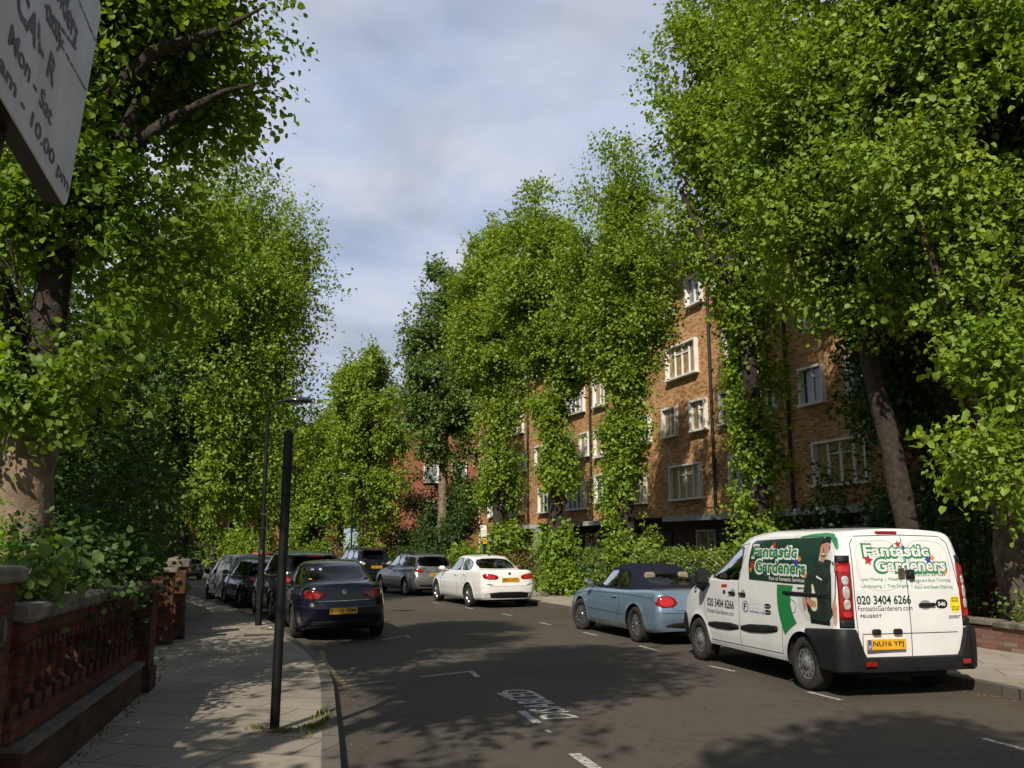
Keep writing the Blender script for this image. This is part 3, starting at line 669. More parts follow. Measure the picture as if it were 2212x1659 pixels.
def parking_sign():
    a, b, f = panel_axes(); O = Vector((-1.0603, 2.0, 2.5678)); base = O - a * .41 - f * .07 + b * (-2.454)
    root = empty('parking_sign', tuple(base), 0, 'grey parking sign with charcoal lettering leaning over the pavement at top left', 'sign')
    W = Matrix.Translation(base).inverted()
    def P(u, v, d=0): return tuple(W @ (O + a * u + b * v + f * d))
    w, h, r = .83, .53, .028; out = []
    for cx, cy, a0 in ((-r, r, -90), (-r, h - r, 0), (-w + r, h - r, 90), (-w + r, r, 180)):
        for k in range(6): t = R(a0 + 18 * k); out.append((cx + r * math.cos(t), cy + r * math.sin(t)))
    m = MB(); n = len(out); m.add([P(u, v, 0) for u, v in out] + [P(u, v, -.004) for u, v in out], [tuple(range(n)), tuple(range(2 * n - 1, n - 1, -1))] + [(i, n + i, n + (i + 1) % n, (i + 1) % n) for i in range(n)], 0)
    m.build('panel', M['signface'], root, recalc=True)
    for v0, v1 in ((.0, .03), (.50, .53)):
        m = MB(); m.add([P(u, v, d) for d in (-.045, -.005) for u, v in ((-w + .03, v0), (-.02, v0), (-.02, v1), (-w + .03, v1))], [(3, 2, 1, 0), (4, 5, 6, 7), (0, 1, 5, 4), (1, 2, 6, 5), (2, 3, 7, 6), (3, 0, 4, 7)])
        m.build('backing_rail', M['blackmetal'], root, recalc=True)
    m = MB(); m.tube([(0, 0, 0), P(-.41, .56, -.07)], .042, 14); m.build('post', M['blackmetal'], root)
    def tx(s, u0, u1, v0, v1, bold=.02):
        v, fc = fit_text(s, u0, u1, v0, v1, bold); m.add([P(x, y, .0012) for x, y in v], fc)
    for a_ in (('Permit holders', -.66, -.165, .325, .385), ('only', -.41, -.255, .245, .300), ('CA - R', -.575, -.268, .166, .222, .03), ('Mon - Sat', -.575, -.240, .095, .134), ('8.00 am - 10.00 pm', -.80, -.015, .024, .064)):
        m = MB(); tx(*a_); m.build('lettering', M['signink'], root, recalc=True)
    m = MB(); rr = random.Random(3)
    for (u0, v0, u1, v1, wd) in ((-.42, .270, -.165, .325, .004), (-.40, .255, -.01, .300, .0025), (-.21, .42, -.004, .437, .003), (-.44, .222, -.40, .180, .010)):
        for k in range(14):
            t0 = k / 14 + rr.uniform(-.01, .01); t1 = t0 + rr.uniform(.04, .085); q = wd * rr.uniform(.4, 1.2)
            A = (u0 + (u1 - u0) * t0, v0 + (v1 - v0) * t0); B = (u0 + (u1 - u0) * t1, v0 + (v1 - v0) * t1 + rr.uniform(-.001, .001))
            m.add([P(A[0], A[1] - q, .0016 + k * 1e-5), P(B[0], B[1] - q, .0016 + k * 1e-5), P(B[0], B[1] + q, .0016 + k * 1e-5), P(A[0], A[1] + q, .0016 + k * 1e-5)], [(0, 1, 2, 3)])
    m.build('scratches', M['ink'], root, recalc=True)
M['signface'] = pm('weathered_sign_sheet', (.62, .62, .60), (.48, .48, .44), 6, .5); M['signink'] = pm('faded_charcoal_ink', (.10, .10, .11), (.05, .05, .05), 30, .6)
parking_sign()
def small_sign():
    x, y = -.96, 31.2; root = empty('kerb_sign', (x, y, .12), R(-4), 'small white parking sign over a yellow plate on a black post, behind the white saloon', 'sign')
    m = MB(); m.tube([(0, 0, 0), (0, 0, 2.35)], .045, 10); m.build('post', M['blackmetal'], root)
    m = MB(); m.box((-.02, -.055, 2.14), (.20, .012, .38)); m.build('sign_plate', M['white'], root)
    m = MB()
    v, f = fit_text('P', -.10, -.03, 2.22, 2.30, .03); m.add([(p, -.0625, q) for p, q in v], f)
    for s, z in (('Permit', 2.15), ('holders', 2.10), ('Mon - Sat', 2.04), ('8 - 10', 1.99)): v, f = fit_text(s, -.10, .06, z - .02, z + .02, .02); m.add([(p, -.0625, q) for p, q in v], f)
    m.build('lettering', M['ink'], root, recalc=True)
    m = MB(); m.box((.02, -.055, 1.80), (.13, .012, .19)); m.build('hydrant_plate', M['plate'], root)
    m = MB(); v, f = fit_text('H', -.02, .06, 1.73, 1.87, .04); m.add([(p, -.0625, q) for p, q in v], f); m.build('plate_letter', M['ink'], root, recalc=True)
small_sign()
def railing():
    ys = np.arange(17.5, 33.5, 1.6); root = empty('railing', (float(xG(17.5)) - .03, 17.5, .12), 0, 'green metal railing in front of the clipped hedge', 'railing')
    gm = pm('green_railing_paint', (.012, .09, .06), None, 6, .4); o = Vector((float(xG(17.5)) - .03, 17.5))
    for i in range(len(ys) - 1):
        a = Vector((float(xG(ys[i])) - .03, ys[i])) - o; b = Vector((float(xG(ys[i + 1])) - .03, ys[i + 1])) - o; m = MB()
        m.tube([(a.x, a.y, 0), (a.x, a.y, 1.15)], .03, 6)
        for z in (.15, 1.0): m.tube([(a.x, a.y, z), (b.x, b.y, z)], .016, 5)
        for k in range(1, 13): p = a.lerp(b, k / 13); m.tube([(p.x, p.y, .06), (p.x, p.y, 1.08)], .009, 4)
        m.build('railing_panel', gm, root)
railing()
def cover(name, x, y, w, d, rz, label, cat, mat, grate=True):
    z = .122 + float(gh(x)); m = MB(); m.box((0, 0, .003), (w, d, .008))
    for k in range(7):
        if grate: m.box((-w / 2 + w * (k + .5) / 7, 0, .0085), (w / 14, d * .8, .005))
    o = m.build(name, mat); o.location = (x, y, z); o.rotation_euler = (0, 0, rz); tag(o, label, cat)
cover('drain_cover', -4.75, 17.2, .55, .34, R(17), 'rusty rectangular drain cover in the left pavement', 'drain cover', pm('rusty_iron', (.09, .055, .035), (.04, .03, .024), 12, .9))
cover('access_cover', 7.75, 12.6, .7, .5, R(16), 'flat dark access cover in the right pavement', 'access cover', M['pipe'], False)
def litter():
    m = MB(); rr = random.Random(8)
    for k in range(5): a = rr.uniform(0, 6.28); m.add([(math.cos(a) * .02, math.sin(a) * .02, .01), (math.cos(a + .5) * .12, math.sin(a + .5) * .10, .03 + .02 * (k % 2)), (math.cos(a) * .2, math.sin(a) * .16, .012), (math.cos(a - .5) * .12, math.sin(a - .5) * .10, .035)], [(0, 1, 2, 3)], k % 2)
    o = m.build('crumpled_wrapper', [pm('wrapper_print', (.35, .16, .05), (.05, .16, .05), 14, .5), pm('wrapper_pale', (.5, .45, .35), (.12, .2, .05), 14, .5)]); o.location = (-4.95, 18.3, .126); tag(o, 'crumpled orange and green wrapper lying on the pavement by the lamp foot', 'litter')
litter()
def scatter_small():
    r = np.random.default_rng(5)
    # grass tufts round the post and along the back of the kerb
    P = []
    for cx, cy, sx, sy, n in ((-2.02, 8.40, .09, .035, 110), (-2.33, 8.55, .05, .03, 50), (-1.80, 8.75, .025, .22, 170), (-1.90, 9.2, .025, .25, 60), (-1.86, 8.60, .06, .025, 60)): P.append(np.column_stack([r.normal(cx, sx, n), r.normal(cy, sy, n), np.full(n, .125)]))
    for y in np.arange(6.5, 16, .12):
        n = r.integers(0, 6); P.append(np.column_stack([np.full(n, float(xW(y)) + .12) + r.normal(0, .05, n), r.normal(y, .05, n), np.full(n, .125)]))
    P = np.concatenate(P); n = len(P)
    tag(leaf_mesh('grass', P, np.column_stack([r.normal(0, .45, n), r.normal(0, .45, n), np.ones(n)]), r.normal(size=(n, 3)), r.uniform(.02, .055, n), M['grass'], None, 3), kind='stuff')
    # dry leaf litter in the right gutter and specks over the road
    y = r.uniform(7, 16, 1500); x = xR(y) - np.abs(r.normal(0, .22, 1500)); P = np.column_stack([x, y, np.full(1500, .012)]); n = 1500
    y2 = r.uniform(7, 26, 900); t = r.random(900); x2 = xL(y2) + (xR(y2) - xL(y2)) * t; P = np.concatenate([P, np.column_stack([x2, y2, np.full(900, .01)])])
    y3 = r.uniform(7, 22, 500); x3 = xL(y3) + np.abs(r.normal(0, .12, 500)); P = np.concatenate([P, np.column_stack([x3, y3, np.full(500, .01)])]); n = len(P)
    m = leafmat('dry_litter', (.26, .12, .05), .2)
    tag(leaf_mesh('fallen_leaves', P, r.normal(size=(n, 3)) * np.array([1, 1, .15]), np.array([0, 0, 1.]) + r.normal(size=(n, 3)) * .25, r.uniform(.006, .03, n), m, None, 4), kind='stuff')
scatter_small()
# ------------------------------------------------------------------ vehicle bodies
def lerp_tab(tab): 
    xs = [a for a, b in tab]; ys = [b for a, b in tab]; return lambda t: float(np.interp(t, xs, ys))
def shell(rows, cap, step=.035):
    """rows: dicts xr xf w rr rf br bf tr tf and zf(x); every row has the same points: rear centre - left side - front centre, mirrored"""
    nE, nC = 9, 7; nS = int((max(r['xf'] for r in rows) - min(r['xr'] for r in rows)) / step); V = []; nh = None
    for r in rows:
        w, rr, rf = r['w'], r['rr'], r['rf']; xm = (r['xr'] + r['xf']) / 2; L = (r['xf'] - r['xr']) / 2; P = []
        for k in range(nE): P.append((r['xr'], (w - rr) * k / nE))
        for k in range(nC): a = math.pi / 2 * k / nC; P.append((r['xr'] + rr - rr * math.cos(a), w - rr + rr * math.sin(a)))
        for k in range(nS + 1): P.append((r['xr'] + rr + (r['xf'] - rf - r['xr'] - rr) * k / nS, w))
        for k in range(1, nC + 1): a = math.pi / 2 * k / nC; P.append((r['xf'] - rf + rf * math.sin(a), w - rf + rf * math.cos(a)))
        for k in range(1, nE + 1): P.append((r['xf'], (w - rf) * (1 - k / nE)))
        h = []
        for x, y in P:
            u = (x - xm) / L; y2 = y * (1 - (r['tr'] * (-u) ** 2.6 if u < 0 else r['tf'] * u ** 2.4)); q = (y / w) ** 2
            x2 = x + (r['br'] * q * max(0, -u) ** 6 if u < 0 else -r['bf'] * q * u ** 6); h.append((x2, y2, r['zf'](x2, y2)))
        nh = len(h); V += h + [(x, -y, z) for x, y, z in h[nh - 2:0:-1]]
    n = 2 * nh - 2; F = []
    for k in range(len(rows) - 1):
        for i in range(n): j = (i + 1) % n; F.append((k * n + i, (k + 1) * n + i, (k + 1) * n + j, k * n + j))
    if cap is not None:
        b = (len(rows) - 1) * n; ny = 10; idx = {}
        for i in range(nh):
            li = b + i; ri = b + (0 if i == 0 else nh - 1 if i == nh - 1 else n - i); idx[i, 0] = li; idx[i, ny] = ri
            pl = V[li]
            for j in range(1, ny):
                t = 1 - 2 * j / ny; y = pl[1] * t; idx[i, j] = len(V); V.append((pl[0], y, pl[2] + cap * (1 - t * t) * min(1, abs(pl[1]) * 2)))
        for i in range(nh - 1):
            for j in range(ny): F.append((idx[i, j], idx[i, j + 1], idx[i + 1, j + 1], idx[i + 1, j]))
    return V, F, n
def carve(V, F, wheels, wmin, flare=.012):
    V = [list(v) for v in V]; ins = set()
    for i, v in enumerate(V):
        for wx, wz, Rr in wheels:
            d = math.hypot(v[0] - wx, v[2] - wz)
            if abs(v[1]) > wmin and d < Rr and v[2] < wz + Rr: ins.add(i); break
            elif abs(v[1]) > wmin and d < Rr + .06 and flare: v[1] += math.copysign(flare * (1 - (d - Rr) / .06), v[1])
    F = [f for f in F if not all(i in ins for i in f)]
    for i in ins:
        v = V[i]
        for wx, wz, Rr in wheels:
            d = math.hypot(v[0] - wx, v[2] - wz)
            if d < Rr: k = Rr / max(d, 1e-3); v[0] = wx + (v[0] - wx) * k; v[2] = wz + (v[2] - wz) * k; v[1] += math.copysign(flare, v[1]); break
    return [tuple(v) for v in V], F
def inpoly(p, poly):
    x, y = p; c = False; n = len(poly)
    for i in range(n):
        a, b = poly[i], poly[i - 1]
        if (a[1] > y) != (b[1] > y) and x < (b[0] - a[0]) * (y - a[1]) / (b[1] - a[1]) + a[0]: c = not c
    return c
AX = {'L': (lambda p: Vector((p[0], 4, p[1])), Vector((0, -1, 0))), 'R': (lambda p: Vector((p[0], -4, p[1])), Vector((0, 1, 0))), 'B': (lambda p: Vector((-8, p[0], p[1])), Vector((1, 0, 0))),
      'F': (lambda p: Vector((8, p[0], p[1])), Vector((-1, 0, 0))), 'T': (lambda p: Vector((p[0], p[1], 8)), Vector((0, 0, -1)))}
def hit(bv, ax, p, off):
    o, d = AX[ax]; o = o(p); loc, nr, i, _ = bv.ray_cast(o, d)
    if loc is None: loc, nr, i, _ = bv.find_nearest(o + d * 6); 
    if nr.dot(d) > 0: nr = -nr
    return loc + nr * off
def smooth_poly(pts, it=2):
    for _ in range(it):
        q = []
        for i in range(len(pts)): a, b = pts[i], pts[(i + 1) % len(pts)]; q += [(a[0] * .75 + b[0] * .25, a[1] * .75 + b[1] * .25), (a[0] * .25 + b[0] * .75, a[1] * .25 + b[1] * .75)]
        pts = q
    return pts
def resample(pts, st=.035):
    out = []
    for i in range(len(pts)):
        a, b = pts[i], pts[(i + 1) % len(pts)]; n = max(1, int(math.hypot(b[0] - a[0], b[1] - a[1]) / st))
        out += [(a[0] + (b[0] - a[0]) * k / n, a[1] + (b[1] - a[1]) * k / n) for k in range(n)]
    return out
def decal(mb, bv, ax, pts, off, mi=0, border=None, rings=6, dome=0, sm=1, smooth=True):
    """a patch that follows the body; border = (width, material index) gives a rim; dome raises its middle"""
    pts = resample(smooth_poly(pts, sm) if sm else pts); cx = sum(p[0] for p in pts) / len(pts); cy = sum(p[1] for p in pts) / len(pts); n = len(pts)
    rad = sum(math.hypot(p[0] - cx, p[1] - cy) for p in pts) / n; ks = [1 - k / rings for k in range(rings)]
    if border: ks = [1, 1 - border[0] / rad] + [(1 - border[0] / rad) * (1 - k / rings) for k in range(1, rings)]
    vs = []; fs = []; ms = []
    for k, s in enumerate(ks):
        for p in pts: vs.append(hit(bv, ax, (cx + (p[0] - cx) * s, cy + (p[1] - cy) * s), off + (dome * (1 - s ** 10) if dome else 0)))
    for k in range(len(ks) - 1):
        for i in range(n): fs.append((k * n + i, k * n + (i + 1) % n, (k + 1) * n + (i + 1) % n, (k + 1) * n + i)); ms.append(border[1] if border and k == 0 else mi)
    vs.append(hit(bv, ax, (cx, cy), off + dome)); b = (len(ks) - 1) * n
    for i in range(n): fs.append((b + i, b + (i + 1) % n, len(vs) - 1)); ms.append(mi)
    if dome:   # a skirt down to the body
        b2 = len(vs); vs += [hit(bv, ax, p, -.004) for p in pts]
        for i in range(n): fs.append((i, b2 + i, b2 + (i + 1) % n, (i + 1) % n)); ms.append(mi)
    base = len(mb.v); mb.add(vs, fs, mi, smooth)
    mb.m[-len(ms):] = ms
def line(mb, bv, ax, pts, w=.009, off=.0016, mi=0):
    P = []
    for a, b in zip(pts[:-1], pts[1:]):
        n = max(1, int(math.hypot(b[0] - a[0], b[1] - a[1]) / .04)); P += [(a[0] + (b[0] - a[0]) * k / n, a[1] + (b[1] - a[1]) * k / n) for k in range(n)]
    P.append(pts[-1]); vs = []
    for i, p in enumerate(P):
        a = P[max(0, i - 1)]; b = P[min(len(P) - 1, i + 1)]; d = Vector((b[0] - a[0], b[1] - a[1])).normalized(); n = (-d.y * w / 2, d.x * w / 2)
        vs += [hit(bv, ax, (p[0] + n[0], p[1] + n[1]), off), hit(bv, ax, (p[0] - n[0], p[1] - n[1]), off)]
    mb.add(vs, [(2 * i, 2 * i + 1, 2 * i + 3, 2 * i + 2) for i in range(len(P) - 1)], mi, True)
def lettering(mb, bv, ax, vf, off, mi=0, flip=False):
    v, f = vf; mb.add([hit(bv, ax, p, off) for p in v], f, mi)
def rows_of(n, bot, top, pr):
    """rows from bot(x) to top(x); pr: tables over t for w, xr, xf and fixed values"""
    out = []
    for t in n:
        g = {k: (v(t) if callable(v) else v) for k, v in pr.items()}
        g['zf'] = (lambda x, y, t=t: float(bot(x)) + (float(top(x)) - float(bot(x))) * t); out.append(g)
    return out
def wheel(root, x, y, r, wd, style, side, steer=0):
    m = MB(); k = r * .68 if style != 'steel' else r * .61; h = wd / 2
    m.lathe([(k, -h * .8), (k + .012, -h), (r * .93, -h), (r * .985, -h * .8), (r, -h * .45), (r, h * .45), (r * .985, h * .8), (r * .93, h), (k + .012, h), (k, h * .8)], 44, 'y')
    for q in (-.3, 0, .3): pass
    t = m.build('wheel', M['tyre'], root); t.location = (x, y, r); t.rotation_euler = (0, 0, steer)
    n = MB(); s = side; f = h * .72 * s
    n.lathe([(k, -h * .75 * s), (k, f), (k * .95, f * 1.08), (k * .90, f * .9), (k * .88, f * .3), (k * .3, f * .2), (0, f * .2)], 40, 'y', mi=1 if style == 'multi' else 0)
    n.lathe([(k * .87, f * .32), (0, f * .3)], 30, 'y', mi=2)
    if style == 'steel':
        n.lathe([(k * .93, f * .95), (k * .80, f * 1.12), (k * .52, f * .98), (k * .40, f * 1.05), (k * .30, f * 1.35), (k * .12, f * 1.42), (0, f * 1.42)], 40, 'y')
        for i in range(12):
            a = i * math.tau / 12; c, d = math.cos(a), math.sin(a); R0, R1, g = k * .66, k * .80, .017
            n.add([(R0 * c - g * d, f * 1.10, R0 * d + g * c), (R1 * c - g * d, f * 1.16, R1 * d + g * c), (R1 * c + g * d, f * 1.16, R1 * d - g * c), (R0 * c + g * d, f * 1.10, R0 * d - g * c)], [(0, 1, 2, 3)], 2)
        for i in range(5): a = i * math.tau / 5; n.lathe([(.014, f * 1.0), (.012, f * 1.2), (0, f * 1.2)], 8, 'y', (k * .33 * math.cos(a), 0, k * .33 * math.sin(a)), 2)
    else:
        ns, wa, wb, dbl = {'five': (5, .030, .022, True), 'multi': (14, .017, .013, False), 'seven': (7, .032, .026, False), 'ten': (10, .022, .018, False)}[style]
        for i in range(ns):
            for dd in ((-.13, .13) if dbl else (0,)):
                a = i * math.tau / ns; a2 = a + dd; c, d = math.cos(a), math.sin(a); e, g = math.cos(a2), math.sin(a2)
                A = (k * .14 * c, k * .14 * d); B = (k * .93 * e, k * .93 * g); tx, tz = B[0] - A[0], B[1] - A[1]; L = math.hypot(tx, tz); nx, nzz = -tz / L, tx / L
                y0, y1, yb = f * 1.12, f * 1.0, f * .45
                q = [(A[0] + nx * wa, y0, A[1] + nzz * wa), (B[0] + nx * wb, y1, B[1] + nzz * wb), (B[0] - nx * wb, y1, B[1] - nzz * wb), (A[0] - nx * wa, y0, A[1] - nzz * wa)]
                n.add(q + [(p[0], yb, p[2]) for p in q], [(0, 1, 2, 3), (0, 4, 5, 1), (2, 6, 7, 3), (1, 5, 6, 2)], 0)
        n.lathe([(k * .22, f * .9), (k * .20, f * 1.22), (0, f * 1.25)], 20, 'y')
    o = n.build('rim', [{'steel': M['steelrim']}.get(style, M['alloy']), M['alloyd'], M['under']], t, recalc=True)
    return t
PLATE_FONT = .012
def number_plate(root, x, y, z, w, h, text, tilt=0, band=False):
    m = MB(); m.box((0, 0, 0), (.014, w, h)); p = m.build('number_plate', M['plate'], root); p.location = (x, y, z); p.rotation_euler = (0, tilt, 0)
    if not text: return p
    l = MB(); v, f = fit_text(text, -w * (.43 if not band else .36), w * .43, -h * .32, h * .32, .014); l.add([(-.0082, -a, b) for a, b in v], f)
    if band: l.add([(-.0081, w * .49, -h * .46), (-.0081, w * .40, -h * .46), (-.0081, w * .40, h * .46), (-.0081, w * .49, h * .46)], [(0, 1, 2, 3)], 1); v, f = fit_text('GB', -w * .475, -w * .415, -h * .33, -h * .05, .01); l.add([(-.0085, -a, b) for a, b in v], f, 2)
    l.build('plate_lettering', [M['ink'], M['blueband'], M['white']], p, recalc=True); return p
def underbody(root, x0, x1, w, wheels, z0=.20, z1=.45):
    m = MB(); m.box(((x0 + x1) / 2, 0, (z0 + z1) / 2), (x1 - x0, w * 1.25, z1 - z0))
    for wx, wz, Rr in wheels:
        for s in (-1, 1):
            n = 14; vs = []
            for k in range(n + 1): a = math.pi * k / n - .15 * (1 - 2 * k / n); vs += [(wx + Rr * math.cos(a), s * (w - .035), wz + Rr * math.sin(a)), (wx + Rr * math.cos(a), s * (w - .36), wz + Rr * math.sin(a))]
            m.add(vs, [(2 * i, 2 * i + 1, 2 * i + 3, 2 * i + 2) for i in range(n)], 0, True)
            b = len(vs) // 2; m.add([vs[2 * i + 1] for i in range(n + 1)], [tuple(range(n + 1))])
    m.build('underbody', M['under'], root)
def seats(root, mat, xf, xr, z, w):
    for x, ys in ((xf, (-.36, .36)), (xr, (-.36, .36))):
        for y in ys:
            m = MB(); m.box((x, y, z + .02), (.16, .46, .62), bev=.05); m.box((x - .03, y, z + .42), (.10, .22, .17), bev=.04); m.box((x + .25, y, z - .22), (.5, .46, .16), bev=.05); m.build('seat', mat, root)
def mesh_from(name, V, F, mat, root, sharp=32):
    me = bpy.data.meshes.new(name); me.from_pydata(V, [], F); me.materials.append(mat); me.polygons.foreach_set('use_smooth', [True] * len(me.polygons)); me.set_sharp_from_angle(angle=R(sharp)); me.update()
    return link(name, me, root)
def holes(V, F, wins):
    out = []
    for f in F:
        P = [Vector(V[i]) for i in f]; c = sum(P, Vector()) / len(P); n = (P[1] - P[0]).cross(P[-1] - P[0]); n = n.normalized() if n.length > 1e-9 else Vector((0, 0, 1)); cut = False
        for ax, poly in wins:
            if (ax == 'L' and c.y > .3 and abs(n.y) > .35) or (ax == 'R' and c.y < -.3 and abs(n.y) > .35): q = (c.x, c.z)
            elif (ax == 'B' and c.x < 0 and abs(n.x) > .2 and abs(n.y) < .8) or (ax == 'F' and c.x > 0 and abs(n.x) > .2 and abs(n.y) < .8): q = (c.y, c.z)
            else: continue
            if inpoly(q, poly): cut = True; break
        if not cut: out.append(f)
    return out
def shrink(poly, d):
    cx = sum(p[0] for p in poly) / len(poly); cy = sum(p[1] for p in poly) / len(poly); r = sum(math.hypot(p[0] - cx, p[1] - cy) for p in poly) / len(poly)
    return [(cx + (p[0] - cx) * (1 - d / r), cy + (p[1] - cy) * (1 - d / r)) for p in poly]
def car(S, name, label, cat, loc, yaw, group='vehicles parked along the kerb', roll=0):
    """S: the shape tables of one model"""
    root = empty(name, (loc[0], loc[1], loc[2] if len(loc) > 2 else float(gh(loc[0]))), math.pi / 2 - R(yaw), label, cat, group, rx=R(roll))
    W = S['W'] / 2; wb = S['wb'] / 2; rw = S['rw']; wheels = [(wb, rw, rw + .055), (-wb, rw, rw + .055)]
    bot, deck, roof = pchip(S['bot']), pchip(S['deck']), pchip(S['roof'])
    wf = lerp_tab(S.get('wf', [(0, .90), (.06, .95), (.2, .985), (.45, 1), (.62, .995), (.8, .975), (.92, .95), (.97, .925), (1, .89)])); xr = lerp_tab(S['rear']); xf = lerp_tab(S['front'])
    tl = list(np.linspace(0, .9, 27)) + [.93, .955, .975, .99, 1]
    rows = rows_of(tl, bot, deck, dict(w=lambda t: W * wf(t), xr=xr, xf=xf, rr=S.get('rr', .16), rf=S.get('rf', .25), br=S.get('br', .07), bf=S.get('bf', .16), tr=S.get('tr', .08), tf=S.get('tf', .10)))
    V, F, n = shell(rows, .018); bl = BVHTree.FromPolygons(V, F); V2, F2 = carve(V, F, wheels, W * .6)
    mesh_from('body', V2, F2, S['paint'], root)
    gt = S['gh']; ge = gt.get('pw', 1.0)
    tg = list(np.linspace(0, .84, 15)) + [.90, .94, .97, .99, 1]
    def side(t): e = min(1, t / .97); k = .0 if t < .84 else ((t - .84) / .16) ** 2; return gt['wb'] + (gt['wt'] - gt['wb']) * e ** 1.15 - .07 * k
    def gx(a, b, e, sg): return lambda t: a + (b - a) * t ** e + sg * (.05 * ((t - .9) / .1) ** 2 if t > .9 else 0)
    base = lambda x: float(deck(x)) - .02
    rg = rows_of(tg, base, roof, dict(w=side, xr=gx(gt['xr'][0], gt['xr'][1], gt.get('er', 1), 1), xf=gx(gt['xf'][0], gt['xf'][1], gt.get('ef', 1), -1), rr=gt.get('rr', .14), rf=gt.get('rf', .16), br=gt.get('br', .12), bf=gt.get('bf', .2), tr=gt.get('tr', .10), tf=gt.get('tf', .06)))
    V, F, n = shell(rg, gt.get('cap', .03)); bg = BVHTree.FromPolygons(V, F)
    wins = []
    for p in S['side_windows']: wins += [('L', p), ('R', p)]
    wins += [('B', S['rear_window'])] + ([('F', S['windscreen'])] if 'windscreen' in S else [])
    F = holes(V, F, [(a, shrink(p, .03)) for a, p in wins]); mesh_from('roof' if 'roofmat' not in S else 'soft_top', V, F, S.get('roofmat', S['paint']), root)
    for ax, p in wins:
        m = MB(); decal(m, bg, ax, p, .004, 0, (.028 if ax in 'LR' else .045, 1), 5, sm=2)
        m.build({'L': 'side_window', 'R': 'side_window', 'B': 'rear_window', 'F': 'windscreen'}[ax], [S.get('glass', M['glasscar']), M['frit']], root)
    g = MB()
    for ax, pts in S.get('lines', []):
        for a in (('L', 'R') if ax == 'S' else (ax,)): line(g, bl, a, pts)
    g.build('panel_gaps', M['gap'], root)
    for ax, pts, mats, dm in S.get('lamps', []):
        for sg in (1, -1):
            q = [(p[0] * sg, p[1]) for p in pts]; m = MB(); decal(m, bl, ax, q, .003, 0, None, 5, dome=dm, sm=1)
            k = shrink(q, .05); cx = sum(p[0] for p in q) / len(q)
            if len(mats) > 1: decal(m, bl, ax, [((p[0] - cx) * .8 + cx, p[1] * .999 + S.get('lampdz', .0)) for p in k], .005 + dm, 1, None, 3, sm=1)
            m.build('tail_light' if ax == 'B' else 'headlight', [M[x] for x in mats], root)
    for nm, ax, pts, mat, dm in S.get('trim', []):
        for a in (('L', 'R') if ax == 'S' else (ax,)): m = MB(); decal(m, bl, a, pts, .003, 0, None, 4, dome=dm, sm=S.get('trimsm', 1)); m.build(nm, M[mat] if isinstance(mat, str) else mat, root)
    for x, z in S.get('handles', []):
        for s in (1, -1):
            p = hit(bl, 'L' if s > 0 else 'R', (x, z), .0); m = MB(); m.box((p.x, p.y + s * .018, p.z), (.20, .022, .028), bev=.008); m.box((p.x, p.y + s * .004, p.z), (.16, .012, .05)); m.build('door_handle', S.get('handlemat', S['paint']), root)
    if 'mirror' in S:
        x, z = S['mirror']
        for s in (1, -1):
            m = MB(); y = W * .93; m.box((x, s * (y + .10), z), (.13, .20, .14), bev=.045); m.box((x + .02, s * (y - .02), z - .04), (.05, .12, .03)); m.build('door_mirror', S.get('mirrormat', S['paint']), root)
    ro = S.get('style', 'five')
    for x, st in ((wb, S.get('steer', 0)), (-wb, 0)):
        for s in (1, -1): wheel(root, x, s * (W - .02 - .11), rw, .215, ro, s, st)
    underbody(root, S['rear'][0][1] + .3, S['front'][0][1] - .3, W, wheels)
    seats(root, S.get('seatmat', M['seat']), S.get('seatx', (.05, -.85))[0], S.get('seatx', (.05, -.85))[1], S.get('seatz', .78), W)
    if 'plate' in S: number_plate(root, *S['plate'])
    if 'badge' in S:
        p = hit(bl, 'B', S['badge'], .004); m = MB(); m.lathe([(.045, 0), (.045, -.006), (.036, -.010), (.034, -.006), (0, -.005)], 20, 'x', p, 0)
        for a in range(2): m.box((p.x - .008, p.y + (.014 if a else -.014), p.z + (.014 if a else -.014)), (.006, .026, .026), 1)
        m.build('badge', [M['chrome'], M['blueband'] if S.get('badgeblue') else M['chrome']], root)
    for fn in S.get('extra', []): fn(root, S, bl, bg)
    return root
def rails(root, S, bl, bg):
    for s in (1, -1):
        m = MB(); y = S['gh']['wt'] - .06; P = [(x, s * y, float(pchip(S['roof'])(x)) + dz) for x, dz in ((-1.45, .0), (-1.35, .05), (-.4, .06), (.1, .05), (.2, 0))]; m.tube(P, .016, 6); m.build('roof_rail', M['plastic'], root)
def exhaust(root, S, bl, bg):
    m = MB(); x = S['rear'][0][1]
    for y in (.44, .53): m.lathe([(.04, .22), (.04, -.03), (.033, -.03), (.033, .2)], 14, 'x', (x + .06, y, .30))
    m.build('exhaust_pipe', M['chrome'], root)
def spoiler(root, S, bl, bg):
    m = MB(); xr_ = S['gh']['xr'][1]; z = float(pchip(S['roof'])(xr_)) - .01; m.box((xr_ - .10, 0, z), (.30, 1.05, .045), bev=.018); m.build('spoiler', S['paint'], root)
    m = MB(); m.box((xr_ - .255, 0, z - .004), (.012, .42, .022)); m.build('brake_light', M['redlens'], root)
def fin(root, S, bl, bg):
    m = MB(); m.prism([(-.95, 1.43), (-.80, 1.45), (-.93, 1.50)], -.02, .02, 'y'); m.build('aerial', S['paint'], root)
SEDAN_WF = None
